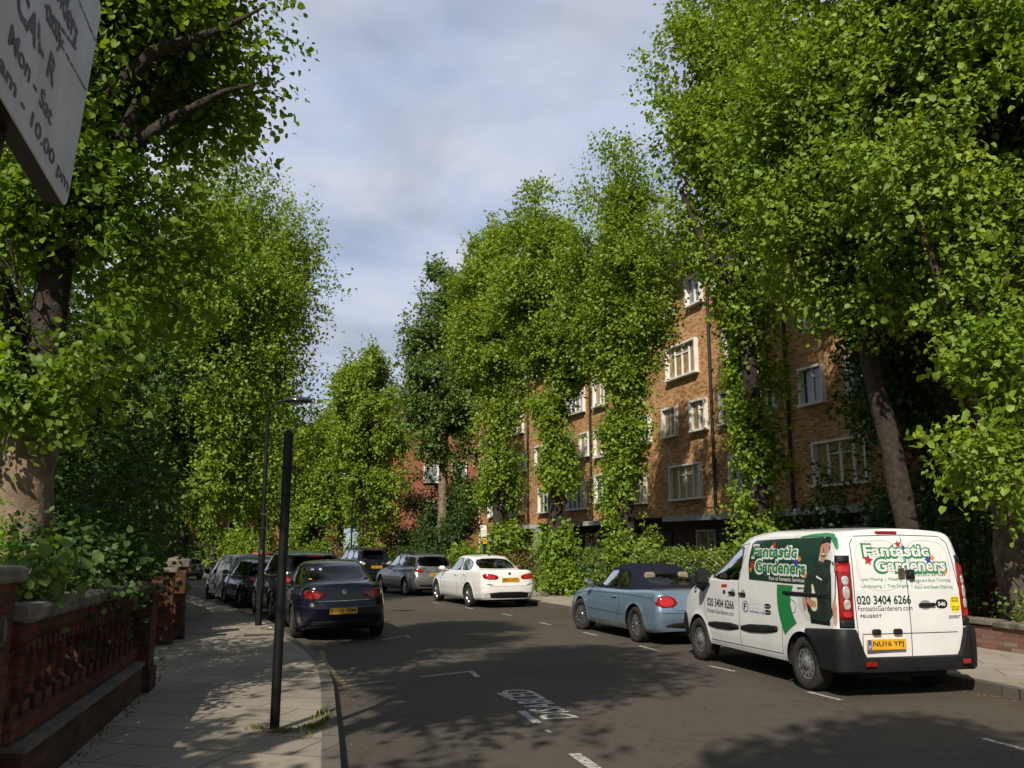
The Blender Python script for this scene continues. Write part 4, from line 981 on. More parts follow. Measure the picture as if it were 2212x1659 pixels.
def bmw():
    S = dict(W=1.86, wb=2.97, rw=.33, tr=.13, rr=.22, paint=paint('white_car_paint', (.80, .79, .755), 0, .25), style='five',
        bot=[(-2.6, .26), (-2.1, .22), (-1, .20), (1.2, .20), (2.1, .20), (2.35, .26)], deck=[(-2.6, 1.01), (-2.42, 1.06), (-1.8, 1.055), (-.6, 1.0), (.9, .965), (1.5, .90), (2.1, .77), (2.35, .66)],
        roof=[(-2.0, 1.22), (-1.4, 1.375), (-.8, 1.44), (-.2, 1.464), (.3, 1.445), (.8, 1.33)], rear=[(0, -2.50), (.25, -2.585), (.45, -2.59), (.6, -2.56), (.8, -2.53), (.93, -2.50), (1, -2.45)], front=[(0, 2.22), (.3, 2.32), (.7, 2.28), (1, 2.12)],
        gh=dict(wb=.80, wt=.60, xr=(-1.98, -1.05), xf=(1.12, .15), er=.85, tr=.16), side_windows=[[(.72, 1.02), (.30, 1.27), (-.02, 1.375), (-.50, 1.395), (-.57, 1.03)], [(-.63, 1.03), (-.57, 1.39), (-.95, 1.36), (-1.22, 1.24), (-1.33, 1.10), (-1.22, 1.04)]],
        rear_window=[(-.62, 1.10), (-.52, 1.36), (0, 1.385), (.52, 1.36), (.62, 1.10), (0, 1.085)], windscreen=[(-.66, 1.0), (-.54, 1.37), (.54, 1.37), (.66, 1.0)],
        lines=[('S', [(.98, .30), (1.02, .80), (.9, .96)]), ('S', [(-.55, .28), (-.58, .98)]), ('S', [(-1.13, .62), (-1.27, .80), (-1.3, .98)]), ('S', [(.98, .28), (-1.05, .28)]), ('B', [(-.78, 1.02), (-.66, .90), (-.62, .62), (.62, .62), (.66, .90), (.78, 1.02)])],
        lamps=[('B', [(.775, .975), (.55, .965), (.33, .90), (.37, .80), (.62, .80), (.775, .83)], ['redlens', 'redglow'], .008)],
        trim=[('bumper_diffuser', 'B', [(-.74, .30), (-.66, .46), (.66, .46), (.74, .30), (.5, .285), (-.5, .285)], 'plastic', .012), ('reflector', 'B', [(.52, .64), (.72, .66), (.72, .69), (.52, .67)], 'redlens', .004), ('reflector', 'B', [(-.52, .64), (-.72, .66), (-.72, .69), (-.52, .67)], 'redlens', .004), ('side_vent', 'S', [(1.05, .74), (1.15, .74), (1.15, .78), (1.05, .77)], 'plastic', .004)],
        handles=[(-.38, .90), (-1.12, .92)], mirror=(.72, 1.06), plate=(-2.575, 0, .80, .52, .111, 'MA13 HTF', -.12), badge=(0, .965), badgeblue=True, extra=[exhaust, fin])
    car(S, 'parked_car', 'white saloon with sunlit boot parked ahead of the silver blue convertible', 'car', (-1.05, 26.7 + .39 * .91 + .92 * 1.485), -23)
bmw()
def audi():
    bl_ = paint('silver_blue_metallic', (.25, .36, .46), .55, .30); fab = pm('navy_canvas', (.012, .013, .022), (.018, .019, .03), 40, 1, bs=.3, bd=.003, spec=.08)
    S = dict(W=1.78, wb=2.65, rw=.325, paint=bl_, roofmat=fab, style='multi', seatmat=M['seatb'], seatx=(-.05, -.95), seatz=.76,
        bot=[(-2.3, .28), (-1.9, .22), (-1, .20), (1.2, .20), (2.0, .20), (2.25, .26)], deck=[(-2.3, .90), (-2.18, .955), (-1.75, .965), (-.8, .93), (.85, .91), (1.5, .85), (2.0, .73), (2.25, .62)],
        roof=[(-1.8, 1.16), (-1.3, 1.28), (-.75, 1.36), (-.2, 1.39), (.25, 1.36), (.6, 1.27)], rear=[(0, -2.20), (.3, -2.27), (.5, -2.28), (.75, -2.24), (.9, -2.21), (1, -2.15)], front=[(0, 2.12), (.3, 2.24), (.7, 2.2), (1, 2.05)],
        rr=.11, tr=.05, gh=dict(wb=.76, wt=.58, xr=(-1.80, -.72), xf=(1.0, .22), er=.8, tr=.14), side_windows=[[(.66, .965), (.30, 1.20), (.10, 1.285), (-.30, 1.305), (-.36, .955)], [(-.40, .955), (-.36, 1.30), (-.62, 1.27), (-.78, 1.16), (-.80, .97)]],
        rear_window=[(-.50, 1.04), (-.44, 1.21), (0, 1.235), (.44, 1.21), (.50, 1.04), (0, 1.03)], windscreen=[(-.62, .95), (-.52, 1.29), (.52, 1.29), (.62, .95)],
        lines=[('S', [(.80, .30), (.86, .70), (.74, .90)]), ('S', [(-.62, .28), (-.66, .66), (-.60, .92)]), ('S', [(.80, .28), (-.85, .28)]), ('S', [(.9, .50), (-.85, .47)]), ('S', [(2.0, .70), (.8, .84), (-.8, .85), (-2.0, .83)]), ('B', [(-.70, .93), (-.56, .84), (-.54, .62), (.54, .62), (.56, .84), (.70, .93)]), ('B', [(-.86, .58), (.86, .58)])],
        lamps=[('B', [(.838, .875), (.50, .875), (.44, .69), (.835, .66)], ['redlens', 'redglow'], .008)],
        trim=[('bumper_diffuser', 'B', [(-.70, .31), (-.62, .42), (.62, .42), (.70, .31)], 'plastic', .008), ('reflector', 'S', [(.98, .62), (1.06, .62), (1.06, .65), (.98, .65)], 'clearlens', .005)],
        handles=[(-.45, .79)], mirror=(.66, 1.0), mirrormat=M['chrome'], plate=(-2.285, 0, .77, .52, .111, '', -.05), badge=(0, .885), steer=R(14))
    fwd = (math.sin(R(-18.3)), math.cos(R(-18.3)))
    car(S, 'parked_car', 'silver blue convertible with dark navy soft top parked in front of the white van', 'convertible', (2.70, 18.6), -18.3)
audi()
def wagon(nm, label, cat, c, loc, yaw, plate, H=1.47, L=4.75, wb=2.72, W=1.76, ro=1.0, dark=False, style='five', extra=(), z0=0, paintmat=None, glassm=None, slope=.28, lamp='redlens', band=True, roll=0, hood=.92):
    x0 = -wb / 2 - ro; x1 = x0 + L; b = .66 * H; k = H / 1.47
    S = dict(W=W, wb=wb, rw=.315 * (k ** .6), paint=paintmat, style=style, glass=glassm or M['glassdark'],
        bot=[(x0, .30 * k), (x0 + .5, .22 * k), (-1, .2 * k), (1.2, .2 * k), (x1 - .3, .2 * k), (x1, .27 * k)], deck=[(x0, b * 1.0), (x0 + .25, b * 1.03), (-.8, b * 1.0), (.9, b * .97), (1.4, b * hood), (x1 - .4, b * .80), (x1, b * .66)],
        roof=[(x0 + .1, H * .94), (-1.0, H * .985), (-.2, H), (.3, H * .985), (.9, H * .90)], rear=[(0, x0 + .08), (.3, x0), (.55, x0 + .01), (.8, x0 + .07), (1, x0 + .10)], front=[(0, x1 - .12), (.3, x1), (.7, x1 - .05), (1, x1 - .2)],
        gh=dict(wb=W / 2 - .10, wt=W / 2 - .27, xr=(x0 + .12, x0 + .12 + slope), xf=(1.2, .2), er=1.25, tr=.10, rr=.16, br=.10),
        side_windows=[[(.85, b * 1.04), (.35, H * .91), (.05, H * .945), (-.35, H * .95), (-.38, b * 1.05)], [(-.44, b * 1.05), (-.42, H * .95), (-1.12, H * .94), (-1.2, b * 1.06)], [(-1.27, b * 1.07), (-1.18, H * .935), (x0 + .55, H * .915), (x0 + .42, b * 1.12)]],
        rear_window=[(-W * .37, b * 1.07), (-W * .31, H * .925), (0, H * .94), (W * .31, H * .925), (W * .37, b * 1.07), (0, b * 1.06)], windscreen=[(-W * .36, b * 1.03), (-W * .3, H * .92), (W * .3, H * .92), (W * .36, b * 1.03)],
        lines=[('S', [(.98, .3), (1.0, b * .8), (.95, b * .97)]), ('S', [(-.42, .28), (-.42, b)]), ('S', [(-1.05, .6), (-1.25, b * .84), (-1.25, b)]), ('S', [(.95, .28), (-.95, .28)]), ('B', [(-W * .40, b), (-W * .37, b * .60), (W * .37, b * .60), (W * .40, b)]), ('B', [(-W * .45, b * .55), (W * .45, b * .55)])],
        lamps=[('B', [(W * .428, b * 1.0), (W * .33, b * .98), (W * .26, b * .90), (W * .30, b * .84), (W * .43, b * .86)], [lamp, 'redglow'] if lamp == 'redlens' else [lamp], .012)],
        trim=[('bumper_strip', 'B', [(-W * .42, .33 * k), (-W * .40, .42 * k), (W * .40, .42 * k), (W * .42, .33 * k)], 'plastic', .01)], handles=[(-.2, b * .90), (-1.05, b * .92)], mirror=(.78, b * 1.09), plate=(x0 - .005, 0, b * .76, .52, .111, plate, -.06), badge=(0, b * .90), extra=list(extra), seatz=.55 * H)
    return car(S, nm, label, cat, (*loc, z0), yaw, roll=roll)
silver = paint('silver_grey_metallic', (.34, .34, .34), .7, .32)
wagon('parked_car', 'silver grey estate car with roof rails and red tail lights beyond the white saloon', 'car', None, (-3.70, 34.1), -26.5, 'LY05 UBN', paintmat=silver, extra=[rails])
black = paint('blue_black_paint', (.007, .008, .014), 0, .22)
wagon('parked_suv', 'dark off-roader with clear lensed tail lights and roof spoiler beyond the silver estate', 'suv', None, (-7.25, 43.1), -29, 'PL05 HKN', H=1.68, L=4.73, W=1.84, ro=.95, paintmat=black, extra=[spoiler, rails], lamp='clearlens', z0=-.05, slope=.45)
def passat():
    nv = paint('navy_black_paint', (.006, .007, .016), 0, .2)
    S = dict(W=1.82, wb=2.71, rw=.325, paint=nv, style='five',
        bot=[(-2.4, .30), (-1.9, .22), (-1, .20), (1.2, .20), (2.1, .20), (2.35, .26)], deck=[(-2.4, 1.02), (-2.25, 1.07), (-1.7, 1.06), (-.6, 1.0), (.9, .965), (1.5, .90), (2.1, .77), (2.38, .66)],
        roof=[(-1.9, 1.24), (-1.35, 1.375), (-.8, 1.44), (-.2, 1.47), (.3, 1.45), (.8, 1.33)], rear=[(0, -2.33), (.25, -2.40), (.48, -2.41), (.62, -2.37), (.85, -2.36), (.95, -2.34), (1, -2.28)], front=[(0, 2.24), (.3, 2.36), (.7, 2.3), (1, 2.15)],
        gh=dict(wb=.80, wt=.60, xr=(-1.90, -1.0), xf=(1.15, .15), er=.85, tr=.16), side_windows=[[(.75, 1.02), (.30, 1.28), (-.02, 1.385), (-.45, 1.40), (-.50, 1.03)], [(-.56, 1.03), (-.52, 1.395), (-.95, 1.36), (-1.25, 1.22), (-1.32, 1.07)]],
        rear_window=[(-.64, 1.10), (-.52, 1.37), (0, 1.39), (.52, 1.37), (.64, 1.10), (0, 1.085)], windscreen=[(-.66, 1.0), (-.54, 1.37), (.54, 1.37), (.66, 1.0)],
        lines=[('S', [(.98, .30), (1.02, .80), (.9, .96)]), ('S', [(-.50, .28), (-.52, .98)]), ('S', [(-1.02, .62), (-1.2, .80), (-1.26, .98)]), ('B', [(-.80, 1.04), (-.66, .96), (-.60, .74), (.60, .74), (.66, .96), (.80, 1.04)]), ('B', [(-.88, .68), (.88, .68)])],
        lamps=[('B', [(.735, .985), (.52, .965), (.34, .93), (.38, .82), (.58, .80), (.735, .83)], ['redlens', 'redglow'], .008)], lampdz=-.02, tr=.16, rr=.26,
        trim=[('chrome_strip', 'B', [(-.56, .752), (-.56, .772), (.56, .772), (.56, .752)], 'chrome', .006), ('bumper_strip', 'B', [(-.74, .33), (-.70, .40), (.70, .40), (.74, .33)], 'plastic', .01)],
        handles=[(-.32, .90), (-1.08, .92)], mirror=(.75, 1.06), plate=(-2.42, .02, .58, .52, .111, 'FV12 VJM', -.04), badge=(0, .925))
    def stick(root, S, bl, bg):
        m = MB(); decal(m, bg, 'B', [(.49, 1.31), (.42, 1.31), (.42, 1.335), (.49, 1.335)], .006, 0, None, 2); decal(m, bg, 'B', [(.33, 1.30), (.27, 1.30), (.275, 1.345), (.325, 1.345)], .006, 0, None, 2); decal(m, bg, 'B', [(.56, 1.14), (.50, 1.14), (.50, 1.155), (.56, 1.155)], .006, 1, None, 2); m.build('window_sticker', [M['concrete'], M['plate']], root)
    S['extra'] = [stick]
    car(S, 'parked_car', 'navy black saloon in the shade at the left kerb with yellow plate', 'car', (-3.92, 17.9 + .326 * .88 + .945 * 1.355, -.02), -19, roll=-1.6)
passat()
wagon('parked_suv', 'tall dark off-roader with red high level brake light, ahead of the navy saloon', 'suv', None, (-5.95 + .913 * .90 - .407 * 1.36, 22.45 + .407 * .90 + .913 * 1.36), -24, '', H=1.66, L=4.62, W=1.88, ro=.86, paintmat=paint('dark_charcoal_paint', (.008, .008, .010), 0, .24), extra=[spoiler, rails], z0=-.05, slope=.22, style='seven')
wagon('parked_car', 'small dark blue hatchback squeezed between the grey van and the tall off-roader', 'car', None, (-8.35 + .88 * .80 - .47 * 1.24, 27.9 + .47 * .80 + .88 * 1.24), -28, '', H=1.42, L=3.95, wb=2.48, W=1.68, ro=.68, paintmat=paint('dark_blue_paint', (.008, .011, .028), 0, .22), z0=-.10, slope=.30, style='ten')
red = paint('bright_red_paint', (.50, .018, .022), 0, .28)
wagon('parked_car', 'bright red car with roof bars glimpsed over the grey van', 'car', None, (-14.7, 53.0), -36, '', H=1.62, L=4.2, wb=2.55, W=1.74, ro=.8, paintmat=red, extra=[rails], z0=-.25, slope=.3)
wagon('parked_car', 'pale silver car half hidden by leaves at the far bend', 'car', None, (-22.4, 61.5), -38, '', H=1.45, L=4.4, wb=2.6, W=1.74, ro=.9, paintmat=silver, z0=-.50)
# ------------------------------------------------------------------ vans
def box_van(S, name, label, loc, yaw):
    root = empty(name, (loc[0], loc[1], loc[2] if len(loc) > 2 else 0), math.pi / 2 - R(yaw), label, 'van', 'vehicles parked along the kerb')
    W = S['W'] / 2; wb = S['wb'] / 2; rw = S['rw']; wheels = [(wb, rw, rw + .06), (-wb, rw, rw + .06)]
    bot, deck, roof = pchip(S['bot']), pchip(S['deck']), pchip(S['roof'])
    wf = lerp_tab([(0, .955), (.06, .975), (.2, .992), (.45, 1), (.8, .995), (1, .985)]); xr = lerp_tab(S['rear']); xf = lerp_tab(S['front'])
    tl = list(np.linspace(0, 1, 34))
    rows = rows_of(tl, bot, deck, dict(w=lambda t: W * wf(t), xr=xr, xf=xf, rr=.11, rf=.28, br=.035, bf=.2, tr=.02, tf=.10))
    V, F, n = shell(rows, .012); bl = BVHTree.FromPolygons(V, F); nl = len(F); V2, F2 = carve(V, F, wheels, W * .6, .010)
    # the upper shell starts flush with the lower one
    cv = lerp_tab(S['upw']); base = lambda x: float(deck(x)) - .004
    xru = lerp_tab(S['uprear']); xfu = lerp_tab(S['upfront']); tu = list(np.linspace(0, .82, 17)) + [.86, .90, .93, .96, .98, 1]
    ru = rows_of(tu, base, roof, dict(w=lambda t: cv(t) * W / .947, xr=xru, xf=xfu, rr=.11, rf=.22, br=.035, bf=.2, tr=.02, tf=.07))
    U, G, n = shell(ru, .035); nb = len(V); allV = V + U; allF = F + [tuple(i + nb for i in f) for f in G]; bv = BVHTree.FromPolygons(allV, allF)
    bl_lower = BVHTree.FromPolygons(V, F); 
    wins = [('L', S['front_window']), ('R', S['front_window'])] + ([('F', S['windscreen'])] if 'windscreen' in S else [])
    G = holes(U, G, [(a, shrink(p, .03)) for a, p in wins])
    V3 = list(V2) + U; F3 = F2 + [tuple(i + len(V2) for i in f) for f in G]
    mesh_from('body', V3, F3, S['paint'], root, 30)
    for ax, p in wins:
        m = MB(); decal(m, bv, ax, p, .004, 0, (.035, 1), 6, sm=2); m.build('windscreen' if ax == 'F' else 'side_window', [M['glasscar'], M['frit']], root)
    for x in (wb, -wb):
        for s in (1, -1): wheel(root, x, s * (W - .02 - .115), rw, .215, 'steel', s)
    underbody(root, S['rear'][0][1] + .12, S['front'][0][1] - .3, W, wheels, .22, .5)
    seats(root, M['seat'], .35, -.2, 1.0, W)
    return root, bv, bl, W, wheels
WHITE = paint('white_van_paint', (.80, .79, .76), 0, .27)
def flower(mb, bv, ax, c, r, mi, n=5, off=.0052, ph=0.):
    pts = []
    for k in range(2 * n): a = ph + math.pi * k / n; q = r if k % 2 == 0 else r * .45; pts.append((c[0] + q * math.cos(a), c[1] + q * math.sin(a)))
    cx, cy = c; v = [hit(bv, ax, c, off)] + [hit(bv, ax, p, off) for p in pts]; mb.add(v, [(0, 1 + k, 1 + (k + 1) % (2 * n)) for k in range(2 * n)], mi)
def gardeners_van():
    S = dict(W=1.895, wb=3.0, rw=.325, paint=WHITE,
        bot=[(-2.3, .32), (-1.9, .30), (1.4, .30), (2.2, .28), (2.5, .30)], deck=[(-2.3, 1.25), (.9, 1.25), (1.35, 1.20), (1.75, 1.09), (2.05, .91), (2.3, .74), (2.5, .60)],
        roof=[(-2.3, 1.935), (-1.6, 1.965), (-.8, 1.965), (-.2, 1.93), (.3, 1.835), (.8, 1.66), (1.3, 1.42), (1.75, 1.2)],
        rear=[(0, -2.29), (.5, -2.31), (1, -2.30)], front=[(0, 2.36), (.4, 2.48), (1, 2.36)],
        upw=[(0, .932), (.35, .916), (.6, .888), (.8, .853), (.9, .828), (.95, .803), (.98, .775), (1, .73)], uprear=[(0, -2.30), (.5, -2.275), (.8, -2.245), (.9, -2.23), (.96, -2.205), (1, -2.16)], upfront=[(0, 1.72), (.5, 1.0), (1, .28)],
        front_window=[(1.02, 1.27), (.93, 1.45), (.55, 1.64), (.28, 1.735), (-.02, 1.775), (.06, 1.27)], windscreen=[(-.72, 1.32), (-.60, 1.72), (.60, 1.72), (.72, 1.32)])
    root, bv, bl, W, wheels = box_van(S, 'panel_van', 'white panel van with green gardening livery and smiling man printed on its side', (4.20, 13.22, 0), -13.9)
    gm = [pm('livery_dark_green', (.010, .045, .026), (.008, .036, .02), 3, .3, coat=.5), pm('livery_green', (.02, .22, .06), (.018, .20, .055), 3, .3, coat=.5), pm('livery_white', (.80, .79, .76), None, 3, .3, coat=.5), pm('livery_pale', (.66, .67, .64), (.58, .60, .58), 3, .3, coat=.5),
          pm('livery_red', (.55, .03, .02), (.40, .02, .02), 50, .3), pm('livery_blue', (.03, .06, .40), (.02, .04, .3), 50, .3), pm('livery_orange', (.75, .30, .02), (.7, .2, .02), 50, .3), M['ink']]
    # printed side: dark panel, bright green sweep, white ground behind the man
    m = MB(); grow = resample
    top = lambda x: 1.835 + .035 * min(1, max(0, (-x - .2) / 1.2))
    m2 = MB()
    decal(m2, bv, 'L', [(-.20, 1.30), (-.17, 1.55), (-.20, 1.80), (-.30, 1.84), (-1.0, 1.86), (-1.94, 1.875), (-1.97, 1.84), (-1.93, 1.60), (-1.90, 1.29), (-1.2, 1.285)], .0020, 0, None, 14, sm=0); m2.build('livery_panel', gm, root)
    m2 = MB(); decal(m2, bv, 'L', [(-1.88, 1.25), (-1.90, 1.60), (-1.93, 1.84), (-2.14, 1.84), (-2.215, 1.70), (-2.235, 1.2), (-2.235, .86), (-1.98, .84), (-1.62, .86), (-1.45, 1.02), (-1.42, 1.25)], .0020, 3, None, 10, sm=0); m2.build('livery_panel', gm, root)
    def band(cs, name='livery_sweep'):
        cs = [tuple(tuple(p[i][j] + (q[i][j] - p[i][j]) * k / 6 for j in (0, 1)) for i in (0, 1)) for p, q in zip(cs[:-1], cs[1:]) for k in range(6)] + [cs[-1]]; mb = MB(); L = []; n = len(cs)
        for a, b in cs: L.append([(a[0] + (b[0] - a[0]) * k / 8, a[1] + (b[1] - a[1]) * k / 8) for k in range(9)])
        v = [hit(bv, 'L', p, .0034) for r_ in L for p in r_]; mb.add(v, [(i * 9 + k, i * 9 + k + 1, i * 9 + 10 + k, i * 9 + 9 + k) for i in range(n - 1) for k in range(8)], 1, True); mb.build(name, gm, root)
    band([((-.95, 1.265), (-1.34, 1.265)), ((-.945, 1.14), (-1.28, 1.14)), ((-.955, 1.0), (-1.27, 1.02)), ((-.985, .88), (-1.32, .90)), ((-1.03, .77), (-1.40, .80)), ((-1.07, .69), (-1.33, .765)), ((-1.10, .63), (-1.24, .72))])
    band([((-1.42, 1.872), (-1.44, 1.885)), ((-1.62, 1.876), (-1.66, 1.915)), ((-1.85, 1.878), (-1.93, 1.928)), ((-2.02, 1.875), (-2.10, 1.915)), ((-2.09, 1.85), (-2.165, 1.86)), ((-2.14, 1.80), (-2.20, 1.79)), ((-2.185, 1.73), (-2.205, 1.72))])
    # printed man
    skin = pm('print_skin', (.55, .30, .20), (.42, .21, .14), 18, .4); shirt = pm('print_shirt', (.028, .042, .034), (.012, .020, .016), 9, .4); dk = M['ink']; pa = pm('print_bottle', (.72, .72, .66), (.7, .62, .15), 6, .4); hair = pm('print_hair', (.05, .03, .02), None, 20, .5)
    fm = [skin, shirt, dk, pa, hair, gm[2]]; f = MB(); D = lambda pts, mi, o=.0046, sm=2: decal(f, bv, 'L', pts, o, mi, None, 4, sm=sm)
    D([(-1.60, 1.26), (-1.66, 1.10), (-1.62, .96), (-1.56, .98), (-1.55, 1.16)], 0)                       # forearm
    D([(-2.235, 1.12), (-2.175, 1.14), (-2.185, .84), (-2.235, .84)], 0, .0044, 1)
    D([(-1.70, .98), (-1.72, .83), (-2.12, .83), (-2.12, 1.0)], 2, .0042, 0)                                # trousers
    D([(-1.68, .90), (-1.62, 1.16), (-1.57, 1.18), (-1.64, 1.40), (-1.76, 1.54), (-1.96, 1.60), (-2.10, 1.61), (-2.215, 1.56), (-2.225, 1.12), (-2.17, .90), (-1.95, .86)], 1, .0048, 1)
    D([(-1.920, 1.63), (-1.975, 1.55), (-2.055, 1.63), (-2.065, 1.70), (-1.925, 1.70)], 0, .0052, 1)            # neck
    D([(-1.920, 1.80), (-1.910, 1.72), (-1.935, 1.65), (-1.995, 1.615), (-2.065, 1.65), (-2.100, 1.73), (-2.095, 1.82)], 0, .0056)
    D([(-1.905, 1.80), (-1.945, 1.86), (-2.025, 1.885), (-2.095, 1.86), (-2.107, 1.79), (-2.035, 1.81), (-1.965, 1.795), (-1.890, 1.775)], 2, .0060, 1)   # cap and peak
    D([(-2.100, 1.78), (-2.107, 1.72), (-2.090, 1.71), (-2.083, 1.78)], 4, .0060, 1)
    for q in (-1.955, -2.025): D([(q - .016, 1.755), (q, 1.762), (q + .016, 1.755), (q, 1.749)], 4, .0062, 1); D([(q - .02, 1.772), (q, 1.780), (q + .02, 1.772), (q, 1.774)], 4, .0062, 0)
    D([(-1.970, 1.75), (-1.963, 1.71), (-1.990, 1.706), (-1.995, 1.715)], 4, .0061, 1); D([(-1.950, 1.692), (-1.990, 1.70), (-2.030, 1.692), (-1.990, 1.684)], 4, .0062, 1); D([(-1.955, 1.678), (-1.990, 1.683), (-2.025, 1.678), (-1.990, 1.660)], 5, .0063, 1)
    D([(-1.935, 1.66), (-1.995, 1.625), (-2.065, 1.66), (-1.995, 1.648)], 4, .0061, 1)
    D([(-1.75, 1.30), (-1.80, 1.30), (-1.83, 1.20), (-1.88, 1.12), (-1.87, .98), (-1.74, .98), (-1.73, 1.12), (-1.77, 1.2)], 3, .0062, 1); D([(-1.72, 1.12), (-1.66, 1.16), (-1.64, 1.08), (-1.74, 1.02), (-1.86, 1.03), (-1.86, 1.09)], 0, .0066, 1)
    D([(-1.86, 1.41), (-1.98, 1.37), (-1.98, 1.35), (-1.86, 1.385)], 5, .0062, 0); f.build('printed_figure', fm, root)
    # words on the side and on the rear doors; x falls to the right on the left side, y falls to the right on the rear
    def words_(name, items, parent=root):
        for ax, s, x0, x1, z0, z1, mi, bold, off in items:
            mb = MB(); lettering(mb, bv, ax, fit_text(s, x0, x1, z0, z1, bold), off, mi); mb.build(name, gm, parent, recalc=True)
    def logo(ax, F_, G_, body, edge):
        words_('logo_outline', [(ax, 'Fantastic', *F_, edge, .085, .0040), (ax, 'Gardeners', *G_, edge, .085, .0041)])
        g = lambda b: (b[0] + (b[1] - b[0]) * .025, b[1] - (b[1] - b[0]) * .025, b[2] + (b[3] - b[2]) * .13, b[3] - (b[3] - b[2]) * .11)
        words_('logo_lettering', [(ax, 'Fantastic', *g(F_), body, .028, .0052), (ax, 'Gardeners', *g(G_), body, .028, .0053)])
    logo('L', (-.24, -1.44, 1.585, 1.79), (-.34, -1.655, 1.375, 1.60), 1, 2)
    logo('B', (.53, -.43, 1.615, 1.80), (.40, -.645, 1.435, 1.635), 2, 1)
    m = MB()
    for ax, c, r_, mi, ph in (('L', (-.83, 1.775), .06, 4, .3), ('L', (-.89, 1.72), .035, 5, .1), ('L', (-1.40, 1.555), .075, 5, 0), ('L', (-1.48, 1.60), .05, 6, .5), ('L', (-.29, 1.50), .07, 4, .6), ('L', (-.25, 1.44), .045, 6, .2), ('L', (-1.62, 1.40), .045, 6, 0),
                              ('B', (.02, 1.79), .05, 4, .2), ('B', (-.05, 1.755), .028, 5, 0), ('B', (.46, 1.60), .068, 4, .5), ('B', (-.38, 1.60), .055, 5, .1), ('B', (-.44, 1.625), .045, 6, .6), ('B', (-.60, 1.45), .035, 6, 0)): flower(m, bv, ax, c, r_, mi, 5, .0062, ph)
    m.build('logo_flowers', gm, root)
    words_('side_lettering', [('L', 'Part of Fantastic Services', -.75, -1.60, 1.315, 1.365, 2, .01, .0048), ('L', '020 3404 6266', 1.14, .25, .86, .985, 0, .022, .003), ('L', 'FantasticGardeners.com', 1.14, .26, .765, .825, 7, 0, .003),
        ('L', 'Book at home', -.20, -.52, .965, 1.005, 3, 0, .003), ('L', 'services with our', -.20, -.60, .905, .945, 3, 0, .003), ('L', 'GoFantastic App', -.20, -.60, .845, .888, 5, .01, .003)])
    words_('rear_lettering', [('B', 'Fantastic Services', -.17, -.60, 1.405, 1.455, 1, 0, .003), ('B', 'Lawn Mowing  |  Weeding', .585, .03, 1.345, 1.395, 1, 0, .003), ('B', 'Hedge and Bush Trimming', -.10, -.67, 1.325, 1.375, 1, 0, .003), ('B', 'Landscaping  |  Tree Surgery  |', .585, -.10, 1.265, 1.315, 1, 0, .003), ('B', 'Patio and Deck Cleaning', -.14, -.69, 1.245, 1.295, 1, 0, .003),
        ('B', '020 3404 6266', .665, -.065, 1.08, 1.185, 0, .022, .003), ('B', 'FantasticGardeners.com', .66, -.075, 1.005, 1.065, 7, 0, .003)])
    m = MB(); lettering(m, bv, 'B', fit_text('PEUGEOT', .635, .355, .93, .965, .02, spacing=1.2), .005, 0); lettering(m, bv, 'B', fit_text('EXPERT', -.585, -.765, .90, .935, .01, .3), .005, 0); m.build('maker_lettering', [M['plastic']], root, recalc=True)
    m = MB(); decal(m, bv, 'B', [(-.415, 1.02), (-.415, 1.13), (-.585, 1.13), (-.585, 1.02)], .0025, 0, None, 3, sm=2); lettering(m, bv, 'B', fit_text('546', -.445, -.555, 1.05, 1.10, .03), .004, 1); decal(m, bv, 'L', [(1.655, 1.03), (1.655, 1.12), (1.555, 1.12), (1.555, 1.03)], .0025, 0, None, 3, sm=2); lettering(m, bv, 'L', fit_text('546', 1.64, 1.57, 1.055, 1.095, .03), .004, 1); m.build('fleet_number', [M['ink'], gm[2]], root)
    m = MB(); yl = pm('sticker_yellow', (.85, .75, .02), None, 5, .4); decal(m, bv, 'B', [(-.625, .97), (-.625, 1.165), (-.775, 1.165), (-.775, .97)], .0025, 0, None, 3, sm=1)
    for s, z, h in (('HOW AM I', 1.135, .012), ('DRIVING?', 1.105, .012), ('0330 126', 1.035, .01), ('8392', 1.005, .01)): lettering(m, bv, 'B', fit_text(s, -.645, -.755, z - h, z + h, .02), .004, 1)
    m.build('sticker', [yl, M['ink']], root)
    m = MB(); decal(m, bv, 'L', [(-.0, .85), (-.0, 1.0), (-.175, 1.01), (-.17, .84)], .0025, 1, None, 3, sm=2); decal(m, bv, 'L', [(-.025, .87), (-.025, .985), (-.15, .99), (-.145, .86)], .0035, 0, None, 3, sm=2); lettering(m, bv, 'L', fit_text('F', -.05, -.125, .88, .97, .03), .005, 3)
    for z in (.965, .885): decal(m, bv, 'L', [(-.60, z - .035), (-.60, z + .03), (-.78, z + .035), (-.78, z - .03)], .0025, 3, None, 2, sm=1); decal(m, bv, 'L', [(-.615, z - .018), (-.615, z + .014), (-.645, z + .014), (-.645, z - .018)], .0038, 2, None, 2, sm=1); 
    for s, z in (('App Store', .962), ('Google Play', .882)): lettering(m, bv, 'L', fit_text(s, -.66, -.765, z - .012, z + .012, 0), .004, 2)
    decal(m, bv, 'L', [(.64, 1.155), (.64, 1.20), (.46, 1.21), (.46, 1.165)], .0025, 4, None, 2, sm=0)
    decal(m, bv, 'L', [(.60, 1.06), (.60, 1.12), (.50, 1.125), (.50, 1.065)], .0025, 5, None, 2, sm=1)
    m.build('side_badges', [gm[2], pm('badge_rainbow', (.35, .08, .45), (.05, .35, .25), 9, .4), gm[2], M['ink'], gm[4], M['alloy']], root)
    # panel gaps
    g = MB()
